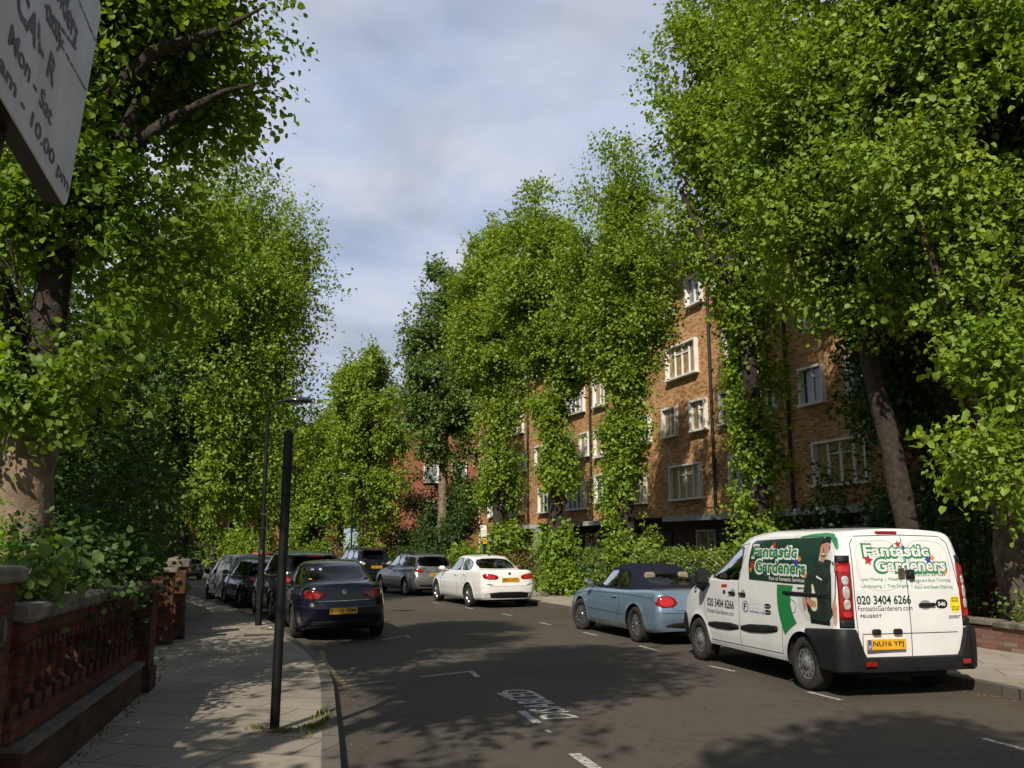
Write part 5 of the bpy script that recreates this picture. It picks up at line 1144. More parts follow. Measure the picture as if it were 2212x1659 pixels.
    for ax, p in (('L', [(.10, .36), (.10, 1.26), (-.10, 1.80)]), ('L', [(1.30, 1.12), (1.22, .75), (1.13, .38)]), ('L', [(-1.02, .40), (-1.06, .95), (-1.12, 1.30), (-1.34, 1.90)]), ('L', [(-.10, 1.80), (.35, 1.74), (.95, 1.46), (1.15, 1.26)]), ('L', [(1.12, .37), (-1.02, .385)]),
                  ('B', [(-.035, .48), (-.035, 1.90)]), ('B', [(.68, .80), (.69, 1.2), (.67, 1.80), (.60, 1.885), (0, 1.90), (-.60, 1.885), (-.70, 1.80), (-.79, 1.2), (-.79, .80)]), ('B', [(.66, .50), (.68, .8)]), ('B', [(-.74, .48), (-.79, .8)]), ('L', [(-1.20, 1.0), (-1.23, 1.06), (-1.30, 1.09), (-1.37, 1.06), (-1.40, 1.0), (-1.37, .94), (-1.30, .91), (-1.23, .94), (-1.20, 1.0)]), ('B', [(.62, .50), (.62, .74), (-.70, .74)])): line(g, bv, ax, p, .010)
    g.build('panel_gaps', M['gap'], root)
    pn = MB()
    for pts in ([(.60, 1.30), (.625, 1.74), (.50, 1.83), (.0, 1.835), (.0, 1.30), (.3, 1.22)], [(-.06, 1.30), (-.06, 1.835), (-.55, 1.83), (-.68, 1.72), (-.68, 1.25)]): line(pn, bv, 'B', smooth_poly(pts, 2) + [smooth_poly(pts, 2)[0]], .008, .0012)
    pn.build('door_pressing', pm('crease_shade_grey', (.55, .54, .51), None, 4, .4), root)  # pressed edges drawn flat; the crease shade is put into the grey
    # lamps
    for s in (1, -1):
        y0, y1 = (.715, .915) if s > 0 else (-.785, -.925); m = MB()
        decal(m, bv, 'B', [(y0, .905), (y0 * .985, 1.565), (y1 * .955, 1.565), (y1 * .975, .905)], .004, 0, None, 6, dome=.012, sm=0)
        ym = (y0 + y1) / 2; d = (y1 - y0)
        for z, h, mi in ((1.36, .055, 1), (1.22, .08, 1), (1.08, .06, 1)): decal(m, bv, 'B', [(ym - d * .30, z - h), (ym - d * .30, z + h), (ym + d * .12, z + h), (ym + d * .12, z - h)], .0165, mi, None, 4, dome=.004, sm=2)
        decal(m, bv, 'B', [(ym - d * .32, .94), (ym - d * .32, 1.0), (ym + d * .2, 1.0), (ym + d * .2, .94)], .0165, 2, None, 3, sm=1); decal(m, bv, 'B', [(ym - d * .36, 1.46), (ym - d * .36, 1.53), (ym + d * .25, 1.53), (ym + d * .25, 1.46)], .0165, 2, None, 3, sm=1)
        m.build('tail_light', [M['redlens'], M['clearlens'], M['redglow']], root)
        m = MB(); decal(m, bv, 'B', [(y0, 1.566), (y0 * .985, 1.655), (y1 * .94, 1.655), (y1 * .955, 1.566)], .004, 0, None, 4, dome=.015, sm=0); decal(m, bv, 'B', [(y0, .81), (y0, .903), (y1 * .975, .903), (y1 * .975, .81)], .004, 0, None, 4, dome=.015, sm=0); m.build('light_surround', M['plastic'], root)
    m = MB(); p = hit(bv, 'B', (.135, 1.925), 0); m.box((p.x - .006, .135, 1.925), (.05, .30, .045), bev=.012); m.build('brake_light', M['redlens'], root)
    # rear bumper wrapping the corners, lower in the middle where the doors come down
    zt = lambda y: .80 if abs(y + .04) > .76 else .475 if abs(y + .04) < .66 else .475 + (abs(y + .04) - .66) / .10 * .325
    yy = np.linspace(-W + .115, W - .115, 45); path = []
    for x in np.arange(-1.60, -2.19, -.045): path.append((x, -W - .012, (0, -1)))
    for k in range(1, 9): a = math.pi / 2 * k / 8; path.append((-2.19 - .155 * math.sin(a), -W + .115 - .135 * math.cos(a), (-math.sin(a), -math.cos(a))))
    for y in yy: path.append((-2.345 + .03 * (y / W) ** 2, y, (-1, 0)))
    for k in range(8, 0, -1): a = math.pi / 2 * k / 8; path.append((-2.19 - .155 * math.sin(a), W - .115 + .135 * math.cos(a), (-math.sin(a), math.cos(a))))
    for x in np.arange(-2.19, -1.59, .045): path.append((x, W + .012, (0, 1)))
    pv = []; zs = [(-.03, 0), (0, .05), (.012, .3), (.016, .7), (.012, .93), (-.012, 1), (-.06, 1.005)]
    for x, y, nn in path:
        top = zt(y) if x < -2.2 else .80 - .04 * max(0, (x + 2.2)) / .6
        for d, t in zs: pv.append([x + nn[0] * d, y + nn[1] * d, .30 + (top - .30) * t])
    fs = []; k = len(zs)
    for i in range(len(path) - 1):
        for j in range(k - 1): fs.append((i * k + j, i * k + j + 1, (i + 1) * k + j + 1, (i + 1) * k + j))
    pv2, fs2 = carve(pv, fs, [(-1.5, .325, .392)], .5, 0); me = MB(); me.add(pv2, fs2, 0, True); me.build('rear_bumper', M['plastic'], root, sharp=35, recalc=True)
    for y0, y1 in ((.655, .51), (-.67, -.79)):
        m = MB(); m.box((-2.372, (y0 + y1) / 2, .405), (.012, abs(y1 - y0), .055), bev=.004); m.build('reflector', M['redlens'], root)
    # front bumper corner, rubbing strips, slide rail, sill
    m = MB(); decal(m, bv, 'L', [(1.90, .34), (1.93, .60), (2.0, .72), (2.25, .70), (2.30, .36)], .004, 0, None, 5, dome=.012, sm=1); m.build('front_bumper', M['plastic'], root)
    for pts in ([(1.15, .545), (1.14, .635), (.14, .675), (.13, .565)], [(.08, .565), (.08, .675), (-.90, .735), (-.95, .70), (-.90, .63)]):
        m = MB(); decal(m, bv, 'L', pts, .003, 0, None, 5, dome=.018, sm=1); m.build('rubbing_strip', M['plastic'], root)
    m = MB(); decal(m, bv, 'L', [(-1.08, 1.14), (-1.08, 1.19), (-2.22, 1.195), (-2.22, 1.145)], .003, 0, None, 4, dome=.012, sm=0); m.build('slide_rail', M['plastic'], root)
    m = MB(); decal(m, bv, 'L', [(1.62, 1.13), (1.13, 1.31), (1.10, 1.24), (1.18, 1.12), (1.30, 1.06)], .003, 0, None, 4, dome=.004, sm=0); m.build('mirror_base', M['plastic'], root)
    for s in (1, -1):
        m = MB(); m.box((1.04, s * 1.06, 1.30), (.13, .19, .26), bev=.05); m.box((1.08, s * .96, 1.18), (.07, .14, .05)); m.build('door_mirror', M['plastic'], root)
    for x in (.28, -.03):
        p = hit(bv, 'L', (x, 1.095), 0); m = MB(); m.box((p.x, p.y + .022, p.z), (.19, .022, .035), bev=.009); h = m.build('door_handle', M['plastic'], root)
        m = MB(); decal(m, bv, 'L', [(x - .06, 1.04), (x - .06, 1.15), (x + .06, 1.15), (x + .06, 1.04)], .0015, 0, None, 3, sm=2); m.build('handle_recess_shade', pm('painted_recess_shade', (.30, .295, .28), None, 5, .4) if x > 0 else bpy.data.materials['painted_recess_shade'], h)  # flat grey patch, the hollow's shade painted into its colour
    p = hit(bv, 'B', (-.275, 1.07), 0); m = MB(); m.box((p.x - .024, p.y, p.z), (.026, .23, .042), bev=.012); h = m.build('door_handle', M['plastic'], root)
    m = MB(); decal(m, bv, 'B', [(-.19, 1.01), (-.19, 1.12), (-.34, 1.12), (-.34, 1.01)], .0015, 0, None, 3, sm=2); m.build('handle_recess_shade', bpy.data.materials['painted_recess_shade'], h)
    brass = pm('worn_lock_plate', (.22, .16, .10), (.10, .07, .05), 25, .45, metal=.6)
    m = MB(); pz = hit(bv, 'B', (-.03, 1.435), 0); m.box((pz.x - .012, .033, 1.44), (.022, .085, .125), 0, bev=.006); m.box((pz.x - .014, -.085, 1.43), (.024, .125, .115), 1, bev=.006); m.lathe([(.042, 0), (.042, -.03), (.026, -.04), (0, -.04)], 18, 'x', (pz.x - .026, -.075, 1.42), 2); m.build('security_lock', [brass, M['alloyd'], M['plastic']], root)
    for y in (.45, .165):
        m = MB(); p = hit(bv, 'B', (y, .76), 0); m.box((p.x - .022, y, .765), (.05, .11, .065), bev=.015); m.build('plate_lamp', M['plastic'], root)
    number_plate(root, -2.335, .335, .622, .525, .118, 'NU16 YPJ', -.02, True)
gardeners_van()
def grey_van():
    S = dict(W=1.72, wb=2.55, rw=.31, paint=paint('grey_van_paint', (.42, .44, .44), .1, .35),
        bot=[(-1.95, .32), (-1.5, .28), (1.4, .28), (2.0, .28), (2.2, .30)], deck=[(-1.95, 1.05), (.9, 1.05), (1.35, 1.0), (1.7, .90), (2.0, .76), (2.2, .60)], roof=[(-1.95, 1.70), (-1.4, 1.74), (-.5, 1.75), (.1, 1.70), (.6, 1.55), (1.2, 1.25), (1.5, 1.1)],
        rear=[(0, -1.94), (.5, -1.96), (1, -1.95)], front=[(0, 2.06), (.4, 2.18), (1, 2.06)], upw=[(0, .932), (.35, .918), (.6, .89), (.8, .855), (.9, .82), (.96, .775), (1, .70)], uprear=[(0, -1.95), (.8, -1.90), (.93, -1.86), (1, -1.80)], upfront=[(0, 1.45), (.5, .9), (1, .25)],
        front_window=[(.95, 1.08), (.85, 1.28), (.45, 1.48), (.2, 1.56), (-.05, 1.58), (-.0, 1.08)], windscreen=[(-.64, 1.12), (-.54, 1.5), (.54, 1.5), (.64, 1.12)])
    root, bv, bl, W, wheels = box_van(S, 'panel_van', 'small grey panel van with plain rear doors parked in shade at the left kerb', (-10.15 + .86 * .85 - .51 * 1.27, 32.0 + .51 * .85 + .86 * 1.27, -.32), -31)
    g = MB()
    for ax, p in (('L', [(-.05, .36), (-.05, 1.06), (-.1, 1.6)]), ('L', [(-1.0, .4), (-1.05, 1.0), (-1.1, 1.6)]), ('B', [(.05, .4), (.05, 1.66)]), ('B', [(.66, .5), (.66, 1.55), (.55, 1.66), (-.55, 1.66), (-.66, 1.55), (-.66, .5)])): line(g, bv, ax, p, .012)
    g.build('panel_gaps', M['gap'], root)
    for s in (1, -1): m = MB(); decal(m, bv, 'B', [(s * .70, .80), (s * .69, 1.15), (s * .84, 1.15), (s * .85, .80)], .004, 0, None, 4, dome=.012, sm=1); m.build('tail_light', M['redlens'], root)
    m = MB(); decal(m, bv, 'B', [(-.80, .32), (-.80, .50), (.80, .50), (.80, .32)], .004, 0, None, 5, dome=.03, sm=0); m.build('rear_bumper', M['plastic'], root)
    m = MB(); decal(m, bv, 'L', [(-1.0, .72), (-1.0, 1.06), (-1.6, 1.06), (-1.55, .72)], .004, 0, None, 4, dome=.005, sm=0); m.build('open_door_shade', M['plastic'], root)  # flat dark patch painting the shade inside an open sliding door
    number_plate(root, -1.975, .35, .82, .52, .111, '')
    for s in (1, -1): m = MB(); m.box((.95, s * .96, 1.14), (.12, .17, .2), bev=.04); m.build('door_mirror', M['plastic'], root)
grey_van()
# ------------------------------------------------------------------ trees on the right, between the pavement and the flats
def col(x, y, z0, z1, r, step=1.3):
    return [(x, y, z0 + step * (k + .5), r * (1 + .18 * math.sin(k * 2.1 + x)), r * (1 + .18 * math.cos(k * 1.7)), step * .85) for k in range(int((z1 - z0) / step))]
GR = 'lime trees along the right garden edge'
tree('lime_tree', 'lime at the far right edge, bare trunk in a low walled bed', [(8.75, 15.7, .1, .30), (8.6, 15.6, 2.2, .25), (8.3, 15.4, 5, .21), (8.0, 15.2, 9, .14), (7.9, 15.2, 12, .05)],
     plume(8.5, 15.3, [(5.2, 1.4), (7, 2.5), (10, 3.0), (13, 2.4), (15.5, .8)], 44, 1) + [(9.0, 14.6, 5.6, 1.5, 1.5, 1.3), (7.6, 14.3, 3.85, .8, .8, .7), (8.6, 13.9, 3.5, .8, .8, .9), (8.0, 14.1, 4.5, .9, .8, .7), (10.2, 16, 7.4, 1.6, 1.6, 2.4), (10.4, 17.4, 5.4, 1.6, 1.4, 2.0), (9.9, 15.4, 9.8, 1.6, 1.4, 1.6), (10.6, 15.6, 9.2, 1.5, 1.4, 1.5), (10.8, 15.4, 11.6, 1.6, 1.4, 1.6), (8.2, 14.4, 4.5, .9, .7, .8, 2.2), (8.9, 14.2, 4.3, .8, .7, .8, 2.0), (7.4, 14.2, 4.5, .7, .6, .6, 1.4), (9.3, 14.0, 3.4, .7, .6, .7, 1.4), (7.35, 14.2, 3.2, .70, .6, .4, 1.5), (7.95, 14.0, 2.85, .7, .6, .42, 1.5), (8.5, 14.3, 2.55, .6, .5, .35, .9), (10.4, 15.2, 7.4, 1.2, 1.2, 1.0), (9.9, 14.6, 6.2, 1.2, 1.1, 1.0)], 102500, 0.1056, M['leaf'], M['barkg'], 11, group=GR, nb=50,
     limbs=[[(8.3, 15.4, 4.6, .13), (7.5, 15.0, 6.4, .09), (6.9, 14.8, 8.4, .05)], [(8.2, 15.3, 5.5, .13), (9.0, 14.7, 7.2, .09), (9.4, 14.4, 9.5, .05)]])
tree('lime_tree', 'lime with a bare trunk leaning left behind the white van', [(8.0, 17.7, .1, .27), (7.75, 17.6, 2.2, .22), (7.25, 17.4, 5.0, .19), (6.9, 17.3, 7.5, .15), (6.6, 17.2, 11, .09), (6.5, 17.2, 14.0, .04)],
     plume(6.9, 17.2, [(6.2, 1.0), (8, 2.3), (11, 2.7), (14, 2.2), (16.5, .8)], 46, 2, lean=-.03) + [(5.6, 17.0, 7.9, 1.1, 1.2, 1.0), (7.3, 16.6, 6.2, .9, .8, .6)], 77500, 0.0924, M['leaf'], M['bark'], 12, group=GR, nb=54,
     limbs=[[(7.1, 17.4, 6.0, .12), (6.0, 17.2, 8.2, .08), (5.2, 17.0, 9.6, .04)], [(6.9, 17.3, 7.5, .12), (8.0, 17.0, 9.4, .08), (8.5, 17, 11.5, .04)]])
K = 1.16
tree('lime_tree', 'lime with a dark ivy sleeve up its trunk, left of the leaning trunk', scaled([(5.55, 19.9, .1, .26), (5.45, 19.8, 3, .22), (5.4, 19.7, 7, .18), (5.3, 19.6, 11, .12), (5.3, 19.6, 14, .04)], K),
     scaled(plume(5.5, 19.8, [(.6, .62), (4, .68), (6.8, .8), (7.6, 1.2)], 30, 3, lo=.5, hi=.8, w=2.2) + plume(5.2, 19.6, [(7.2, 1.0), (8.8, 1.9), (11.5, 2.2), (14, 2.0), (16.5, .8)], 44, 33, lean=.02) + [(4.2, 19.4, 9.0, .9, .9, .8), (3.9, 19.4, 11.4, .8, .9, 1.0)], K), 80000, 0.1012, M['leaf'], M['bark'], 13, group=GR, nb=54,
     limbs=[scaled(q, K) for q in ([(5.3, 19.7, 7.2, .13), (4.4, 19.5, 8.6, .10), (3.9, 19.4, 9.9, .05)], [(5.3, 19.6, 9.0, .12), (4.5, 19.5, 11.2, .10), (4.2, 19.4, 12.4, .05)], [(5.3, 19.6, 9.5, .10), (6.2, 19.5, 11.8, .06)])])
K = 1.09
tree('lime_tree', 'tallest middle lime, shaggy leafy trunk before the yellow brick block', scaled([(3.35, 26.0, .1, .25), (3.3, 26, 4, .21), (3.3, 26, 8, .16), (3.3, 26, 11.5, .10), (3.3, 26, 13, .04)], K),
     scaled(plume(3.42, 26.0, [(.7, .78), (4, .82), (6.5, .85), (8.4, 1.3)], 34, 4, lo=.45, hi=.75, w=2.4) + plume(3.2, 26, [(6.6, .9), (8.2, 1.9), (10, 2.3), (11.8, 1.75), (13.3, 1.05), (14.9, .35)], 60, 44) + [(1.9, 26, 9.6, .9, .9, 1.0), (2.2, 26, 8.2, .8, .8, .8), (3.45, 25.9, 1.9, .8, .7, .8, 4), (3.35, 25.9, 3.2, .8, .7, .9, 4), (3.5, 25.9, 4.6, .75, .7, .9, 3)], K), 107500, 0.1056, M['leaf'], M['bark'], 14, group=GR, shape=4,
     limbs=[scaled(q, K) for q in ([(3.3, 26, 8.0, .13), (2.6, 25.9, 9.6, .09), (2.2, 25.8, 11, .05)], [(3.3, 26, 9, .11), (4.0, 25.9, 10.6, .07)])])
tree('lime_tree', 'lime whose leafy trunk spills down to the green railing', [(1.55, 31.2, .1, .25), (1.5, 31.2, 4, .21), (1.5, 31.2, 8, .15), (1.45, 31.2, 13, .04)],
     plume(1.6, 31.1, [(.1, 1.15), (2, .9), (5, .9), (7.5, 1.0), (8.8, 1.5)], 36, 5, lo=.45, hi=.75, w=2.4) + plume(1.35, 31.2, [(7.2, 1.0), (9.6, 2.3), (12, 1.9), (14, 1.25), (15.4, .3)], 56, 55, lean=-.05) + [(.8, 30.3, .8, .8, .5, .8), (2.2, 30.3, .6, .7, .5, .6)], 97500, 0.1144, M['leaf'], M['bark'], 15, group=GR, shape=4)
tree('lime_tree', 'slender lime behind the small parking sign, leafy from base to tip', [(-.6, 38.3, .1, .24), (-.6, 38.3, 5, .2), (-.65, 38.3, 14, .04)],
     plume(-.5, 38.3, [(.3, 1.1), (4, 1.2), (8, 1.4), (10.5, 2.3), (13, 2.1), (15, 1.5), (16.8, .4)], 84, 6, lean=-.02, lo=.42, hi=.7), 80000, 0.1320, M['leaf'], M['bark'], 16, group=GR, shape=4)
tree('garden_tree', 'dark leaved tree in deep shade between the two bare right hand trunks', [(9.7, 20.6, .1, .2), (9.7, 20.6, 4, .15), (9.7, 20.6, 9, .04)], plume(9.7, 20.6, [(2.4, 1.1), (5, 1.9), (8, 2.1), (10.4, 1.0)], 36, 99), 24000, .12, M['leafd'], M['bark'], 98, group=GR, shape=4, nb=30)
tree('sycamore_tree', 'bluish green sycamore with a pale grey trunk between the limes', [(-3.75, 48, 0, .26), (-3.7, 48, 5, .22), (-3.7, 48, 9, .18), (-3.8, 48, 16, .05)],
     plume(-3.8, 48, [(7.0, 1.5), (9.5, 2.8), (13, 2.6), (16, 1.7), (18.3, .5)], 50, 7) + [(-5.2, 47.6, 9.2, 1.2, 1.1, 1.0), (-2.7, 47.7, 6.6, .9, .9, 1.2), (-2.3, 47.6, 4.4, .9, .8, 1.5), (-2.0, 47.2, 6.2, 1.1, 1.0, 1.3), (-4.6, 47.4, 7.2, 1.0, 1.0, .9)], 57500, 0.1672, M['leafb'], M['barkl'], 17, shape=4)
tree('lime_tree', 'distant column shaped lime above the slender lamp', [(-8.6, 52, -.1, .24), (-8.5, 52, 6, .2), (-8.5, 52, 12.5, .05)],
     plume(-8.5, 52, [(.2, 1.5), (4, 1.7), (7, 2.2), (9.6, 2.7), (12, 2.0), (14.8, .5)], 66, 8) + [(-6.8, 51.4, 5.2, 1.1, 1.1, 1.7, 6), (-6.5, 51.4, 8.0, 1.0, 1.0, 1.5, 5)], 60000, 0.1584, M['leaf'], M['bark'], 18, group=GR, shape=4)
tree('lime_tree', 'distant bright lime swathed in leaves down to the parked cars', [(-11.9, 54, -.2, .24), (-11.8, 54, 6, .2), (-11.8, 54, 9.0, .06)],
     plume(-11.8, 54, [(.0, 1.5), (4, 1.8), (7, 2.1), (10.2, .6)], 44, 9) + [(-13.2, 54.5, 5.8, 1.2, 1.2, 1.4)], 42500, 0.1584, M['leaf'], M['bark'], 19, group=GR, shape=4)
for k_, (x_, y_, lb_) in enumerate(((-12.4, 65, 'far lime closing the gap between the brick wing and the street end'), (-17.5, 63, 'far lime over the red car, first beyond the bright ivy clad one'), (-23.5, 71, 'far lime in front of the red brick houses, right of the white porch'), (-30, 78, 'farthest lime at the end of the street, left of the white porch'))):
    tree('lime_tree', lb_, [(x_, y_, -.5, .25), (x_, y_, 6, .2), (x_, y_, 11, .05)], plume(x_, y_, [(3.0, 1.6), (6, 3.0), (9, 3.2), (12, 2.0), (14, .5)], 40, 70 + k_), 22000, .26, M['leaf'], M['bark'], 80 + k_, group=GR, shape=4, nb=20)
# ------------------------------------------------------------------ trees on the left
GL = 'trees along the left gardens'
tree('plane_tree', 'broad leaved tree with a thick pale trunk rising behind the balustered wall', [(-4.9, 8.85, .1, .29), (-4.85, 8.8, 1.2, .25), (-4.8, 8.8, 2.5, .27), (-4.77, 8.8, 2.95, .22)],
     plume(-4.5, 9.0, [(3.9, .8), (5.4, 1.4), (7.2, 2.0), (9, 1.9), (11, .8)], 40, 21) + [(-3.45, 9.2, 7.0, .75, .9, .6), (-3.35, 9.2, 7.9, .8, .9, .7), (-4.65, 8.35, 3.35, .6, .4, .42, 2.6), (-4.95, 8.3, 3.9, .6, .4, .5, 2.6), (-4.3, 8.3, 4.1, .6, .45, .55, 2.4), (-4.75, 8.2, 4.6, .7, .5, .6, 2.8), (-4.2, 8.3, 5.0, .6, .5, .6, 2.2), (-5.3, 9.8, 4.6, 1.2, 1.0, 1.5), (-3.9, 9.4, 4.9, .7, .9, .7), (-3.7, 9.3, 6.0, .7, .8, .55)], 77500, 0.0722, M['leafy'], M['barkl'], 21, group=GL, nb=60,
     limbs=[[(-4.77, 8.8, 2.8, .20), (-4.75, 8.8, 3.4, .18), (-4.7, 8.8, 5.2, .16), (-4.5, 8.85, 7.0, .12), (-4.4, 8.9, 9.5, .05)], [(-4.7, 8.8, 5.0, .12), (-4.3, 8.7, 6.4, .10), (-3.75, 8.5, 6.85, .075), (-2.95, 8.3, 7.0, .035), (-2.6, 8.4, 7.3, .012)], [(-4.7, 8.8, 4.6, .10), (-4.2, 8.7, 5.75, .085), (-3.5, 8.5, 6.1, .06), (-2.95, 8.4, 6.35, .028), (-2.6, 8.4, 6.45, .01)], [(-4.2, 8.7, 5.75, .07), (-3.95, 8.7, 6.4, .06)], [(-4.75, 8.8, 3.2, .13), (-5.6, 9.0, 5, .09)]])
tree('lime_tree', 'big spreading lime overhanging the left pavement and parked cars', [(-9.6, 25.6, -.1, .33), (-9.5, 25.6, 2.5, .27), (-9.2, 25.5, 6, .2), (-8.7, 25.4, 10, .12), (-8.4, 25.4, 13.0, .04)],
     plume(-8.9, 25.4, [(3.2, 2.6), (5, 3.6), (8, 4.0), (10.5, 3.2), (12.8, 1.7), (14.2, .5)], 90, 22, lean=.04) + [(-6.0, 25.0, 8.6, .9, .9, .9), (-6.6, 24.7, 4.4, .8, .8, .8), (-7.0, 24.7, 3.5, .5, .6, .8), (-10.0, 24.6, 3.2, 1.0, 1.0, .9), (-11.3, 24.6, 3.8, 1.6, 1.4, 1.4), (-12.0, 26.6, 5.8, 1.9, 1.9, 1.8), (-12.4, 27.6, 8.0, 1.6, 1.6, 1.8)], 212500, 0.0950, M['leaf'], M['bark'], 22, group=GL, shape=4, nb=90,
     limbs=[[(-9.3, 25.5, 5, .16), (-8.3, 25.3, 8, .12), (-7.3, 25.2, 10.5, .06)], [(-9.4, 25.5, 4.2, .15), (-10.4, 25.2, 7.5, .12), (-10.9, 25.0, 11, .05)], [(-9.2, 25.5, 6, .14), (-9.1, 25.4, 9, .1), (-9.3, 25.2, 12.5, .05)], [(-9.4, 25.5, 3.6, .12), (-8.0, 25.1, 5.2, .08), (-6.4, 24.9, 6.4, .04)]])
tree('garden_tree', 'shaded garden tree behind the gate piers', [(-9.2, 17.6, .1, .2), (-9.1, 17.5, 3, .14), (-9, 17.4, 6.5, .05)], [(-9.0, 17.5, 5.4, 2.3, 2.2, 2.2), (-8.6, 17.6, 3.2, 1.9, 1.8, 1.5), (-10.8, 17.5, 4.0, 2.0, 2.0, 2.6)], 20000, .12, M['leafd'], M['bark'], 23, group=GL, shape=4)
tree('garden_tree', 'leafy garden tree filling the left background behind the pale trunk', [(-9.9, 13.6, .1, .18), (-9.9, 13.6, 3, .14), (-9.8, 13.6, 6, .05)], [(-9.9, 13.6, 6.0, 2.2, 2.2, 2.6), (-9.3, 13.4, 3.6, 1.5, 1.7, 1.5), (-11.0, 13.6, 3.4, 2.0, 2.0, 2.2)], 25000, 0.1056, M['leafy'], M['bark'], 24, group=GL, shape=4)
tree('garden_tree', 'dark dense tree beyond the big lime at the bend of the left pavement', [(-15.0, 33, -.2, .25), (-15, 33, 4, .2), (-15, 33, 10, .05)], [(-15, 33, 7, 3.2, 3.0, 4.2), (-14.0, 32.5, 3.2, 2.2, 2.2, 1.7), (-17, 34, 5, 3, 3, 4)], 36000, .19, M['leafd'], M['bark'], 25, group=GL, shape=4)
for k_, (x_, y_, lb_) in enumerate(((-16.6, 39.5, 'tall garden tree past the bend, right of the dark dense one'), (-20.5, 44.5, 'tall garden tree past the bend, between the dark dense one and the half hidden one'))):
    tree('garden_tree', lb_, [(x_, y_, -.4, .25), (x_, y_, 5, .2), (x_, y_, 10, .05)], plume(x_, y_, [(2.6, 1.8), (5, 2.8), (8, 3.0), (11, 2.0), (13, .5)], 40, 90 + k_), 30000, .2, M['leaf'], M['bark'], 95 + k_, group=GL, shape=4, nb=20)
tree('garden_tree', 'tree far down the left side beyond the bend, half hidden', [(-22.5, 48, -.4, .25), (-22.5, 48, 4, .2), (-22.5, 48, 11, .05)], [(-22.5, 48, 8, 3.6, 3.4, 3.8), (-21.0, 47.5, 4.6, 2.4, 2.4, 1.9), (-27, 50, 7, 4, 4, 5)], 37500, 0.2112, M['leaf'], M['bark'], 26, group=GL, shape=4)
# two more street trees stand behind the photographer; their crowns shade the road in front
tree('lime_tree', 'street lime beside the camera on the left pavement', [(-4.4, 1.5, .1, .25), (-4.3, 1.5, 5, .18), (-3.6, 1.6, 11, .05)], plume(-3.5, 1.8, [(7.4, 1.5), (9, 2.4), (10.8, 2.2), (12, .9)], 26, 31) + [(-3.2, -1.6, 8.2, 1.0, 1.3, .9), (-4.9, .6, 6.4, .9, 1.1, .8)], 30000, 0.1408, M['leaf'], M['bark'], 31, group=GL, shape=4, nb=20)
tree('lime_tree', 'street lime farther behind the camera by the kerb', [(-1.3, -4.2, .1, .25), (-1.3, -4.2, 5, .18), (-.8, -4.1, 10.5, .05)], plume(-.5, -4.0, [(7.6, 1.4), (9, 2.3), (10.4, 2.2), (11.4, 1.0)], 26, 32), 18000, .17, M['leaf'], M['bark'], 32, group=GL, shape=4, nb=20)
# ------------------------------------------------------------------ hedges and shrubs
def hedge(name, label, y0, y1, off, h, w, n, mat, seed, size=.06):
    ym = (y0 + y1) / 2; o = (float(xG(ym)) + off, ym, .14); root = empty(name, o, 0, label, 'hedge'); lob = []
    for y in np.arange(y0, y1 + .01, .55):
        x = float(xG(y)) + off
        for z in np.arange(.35, h, .45): lob.append((x - o[0] + RNG.normal() * .03, y - o[1], z - o[2], w, .5, .34))
    f, C, D = foliage('foliage', lob, n, size, mat, root, seed, 4, per=6, length=.22, shell=.75, gap=-9, droop=.1, upshoot=.3, rough=.07); m = MB(); r = np.random.default_rng(seed)
    for y in np.arange(y0, y1, .8): x = float(xG(y)) + off - o[0]; m.tube([(x, y - ym, 0), (x + .05, y - ym + .04, h * .5), (x - .04, y - ym, h * .85)], [.03, .022, .01], 5); m.box((x, y - ym + .2, h * .42), (.35, .75, h * .7))
    m.build('stems', M['bark'], root); return root
hedge('clipped_hedge', 'glossy clipped hedge behind the green railing, beside the convertible', 17.2, 31.0, .42, 1.70, .48, 52000, M['hedge'], 41, size=.068)
GS = 'shrubs in the front gardens'
shrub('round_bush', 'dark rounded clipped bush behind the silver estate', [(-5.2, 45.6, .75, 1.3, 1.2, .95), (-4.0, 44.6, .7, 1.0, 1.0, .8)], 5200, .09, M['leafd'], 51, 'bush', GS, per=6, length=.25, gap=-9, droop=.15)
shrub('spiky_shrub', 'bright green strap leaved shrub left of the small parking sign', [(-2.0, 39.2, .85, .95, .8, .75)], 2600, .22, M['leaf'], 52, 'shrub', GS, shape=3, per=8, length=.4, gap=-9, upshoot=1.2)
shrub('hedge_bush', 'brownish green bush to the right of the small parking sign', [(.55, 34.6, .75, .9, .8, .75), (-.4, 36.2, .7, .8, .8, .7)], 4200, .08, M['leafbr'], 53, 'bush', GS, per=6, length=.25, gap=-9)
shrub('hedge_bush', 'brownish bush at the foot of the slender lamp', [(-9.6, 49.2, .6, 1.1, 1.0, .8)], 3000, .10, M['leafbr'], 54, 'bush', GS, per=6, length=.25, gap=-9)
shrub('hedge_bush', 'yellow green bush beside the brownish bush by the slender lamp', [(-7.4, 46.6, .7, 1.0, 1.0, .85)], 3000, .10, M['leaf'], 64, 'bush', GS, per=6, length=.25, gap=-9)
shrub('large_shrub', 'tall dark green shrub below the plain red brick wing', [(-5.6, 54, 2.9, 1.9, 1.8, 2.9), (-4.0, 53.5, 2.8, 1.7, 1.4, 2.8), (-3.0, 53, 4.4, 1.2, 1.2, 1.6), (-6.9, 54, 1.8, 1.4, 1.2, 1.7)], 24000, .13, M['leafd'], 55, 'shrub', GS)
shrub('large_shrub', 'ragged dark shrub under the grey trunked sycamore', [(-3.1, 47.2, 2.4, 1.4, 1.2, 2.4), (-2.2, 46.5, 1.6, 1.0, .9, 1.5), (-4.4, 47, 1.8, 1.0, 1.0, 1.8)], 11000, .12, M['leafd'], 56, 'shrub', GS)
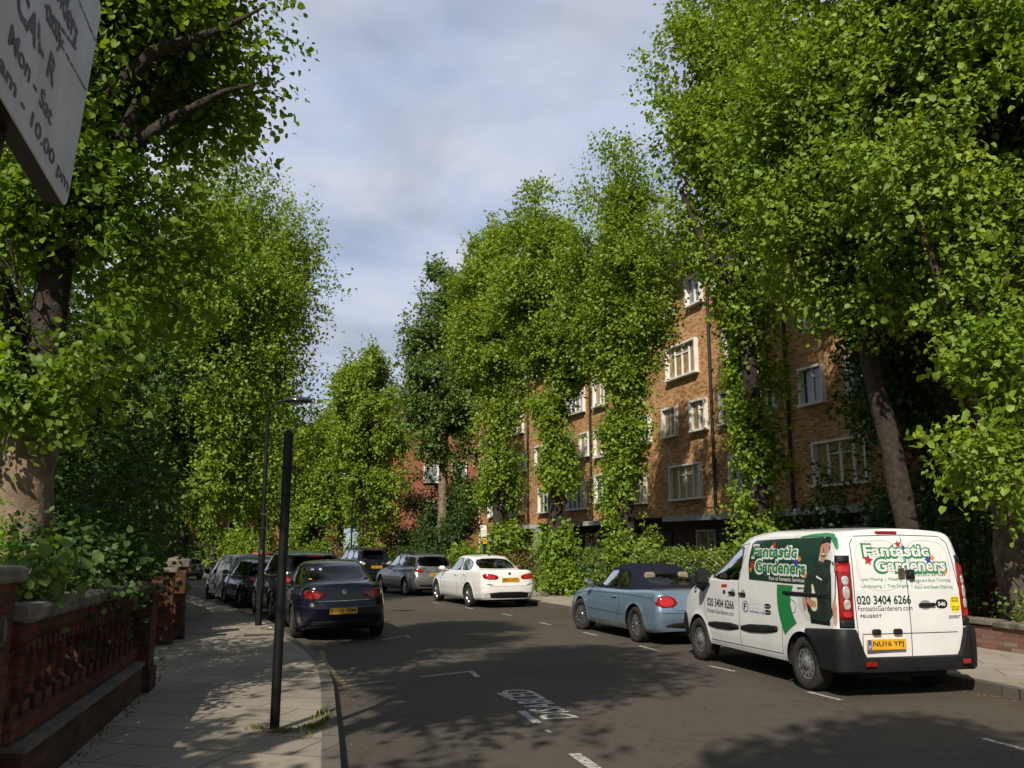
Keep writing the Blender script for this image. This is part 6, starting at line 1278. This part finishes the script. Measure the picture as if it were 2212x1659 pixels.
shrub('overhanging_shrub', 'leafy shrub spilling over the coping of the balustered wall', [(-4.2, 8.6, 1.50, .42, 1.0, .30), (-4.6, 9.9, 1.7, .60, .9, .55), (-3.95, 7.6, 1.40, .35, .5, .22), (-5.4, 10.9, 2.3, .9, .9, .9), (-4.75, 10.4, 1.5, .5, .6, .5)], 10500, .066, M['leafd'], 57, 'shrub', 'shrubs behind the left wall', back=.45, shape=6, gap=-.6, upshoot=.7)
shrub('overhanging_shrub', 'pale leaved sprig leaning over the wall beside the near pier', [(-3.55, 6.75, 1.46, .20, .34, .18), (-3.75, 7.2, 1.50, .2, .3, .15)], 420, .085, M['leafb'], 58, 'shrub', 'shrubs behind the left wall', kw_st=4, back=.5, shape=6, gap=-9, upshoot=.8, length=.3)
shrub('overhanging_shrub', 'dark shrub hiding the ground between wall and gate piers', [(-6.6, 12.4, 1.9, 1.0, 1.3, 1.3), (-7.4, 14.2, 2.2, 1.2, 1.3, 1.5), (-5.7, 11.6, 1.5, .6, .6, .9), (-6.6, 11.6, 3.4, 1.0, 1.0, .9)], 11000, .095, M['leafd'], 59, 'shrub', 'shrubs behind the left wall', shape=4)
shrub('overhanging_shrub', 'dark hanging shrub above the gate piers', [(-8.0, 18.8, 2.3, 1.3, 1.4, 1.6), (-8.9, 21.0, 2.2, 1.4, 1.6, 1.7), (-7.4, 17.6, 2.6, .8, .8, .9)], 7000, .10, M['leafd'], 60, 'shrub', 'shrubs behind the left wall', shape=4)
shrub('overhanging_shrub', 'feathery young shrub against the pale tree trunk', [(-4.75, 8.0, 1.65, .40, .35, .30), (-4.45, 7.9, 1.55, .25, .3, .25)], 800, .062, M['leafy'], 61, 'shrub', 'shrubs behind the left wall', back=.3, shape=6, gap=-9, upshoot=.8)
shrub('overhanging_shrub', 'dark shrub beyond the gate piers, overhanging the boundary wall', [(-11.3, 27.5, 2.4, 1.5, 1.8, 1.7), (-13.0, 30.2, 2.2, 1.6, 1.7, 1.9), (-14.2, 33, 2.4, 1.6, 1.8, 2.0)], 15000, .12, M['leafd'], 65, 'shrub', 'shrubs behind the left wall', shape=4)
shrub('bed_shrub', 'low leafy plant in the raised bed at the foot of the rightmost trunk', [(8.55, 15.2, .58, .34, .6, .26), (8.5, 14.6, .52, .30, .5, .2)], 1000, .07, M['hedge'], 62, 'plant', GS, shape=4, gap=-9)
shrub('bed_shrub', 'yellowish ground plant in the raised bed at the right edge', [(9.2, 14.4, .48, .45, .6, .16), (9.3, 13.6, .46, .4, .6, .15)], 700, .06, M['leafbr'], 63, 'plant', GS, shape=4, gap=-9)
shrub('large_shrub', 'broad shrub closing the street end in front of the red brick houses', [(-19.5, 70, 1.6, 2.4, 1.8, 2.0), (-22.5, 72, 1.4, 2.0, 1.8, 1.8)], 9000, .2, M['leaf'], 68, 'shrub', GS)
shrub('large_shrub', 'dark shrub at the far bend left of the white porch', [(-27.5, 75, 1.6, 2.6, 2.0, 2.2), (-31, 78, 1.8, 2.6, 2.0, 2.4)], 9000, .2, M['leafd'], 69, 'shrub', GS)
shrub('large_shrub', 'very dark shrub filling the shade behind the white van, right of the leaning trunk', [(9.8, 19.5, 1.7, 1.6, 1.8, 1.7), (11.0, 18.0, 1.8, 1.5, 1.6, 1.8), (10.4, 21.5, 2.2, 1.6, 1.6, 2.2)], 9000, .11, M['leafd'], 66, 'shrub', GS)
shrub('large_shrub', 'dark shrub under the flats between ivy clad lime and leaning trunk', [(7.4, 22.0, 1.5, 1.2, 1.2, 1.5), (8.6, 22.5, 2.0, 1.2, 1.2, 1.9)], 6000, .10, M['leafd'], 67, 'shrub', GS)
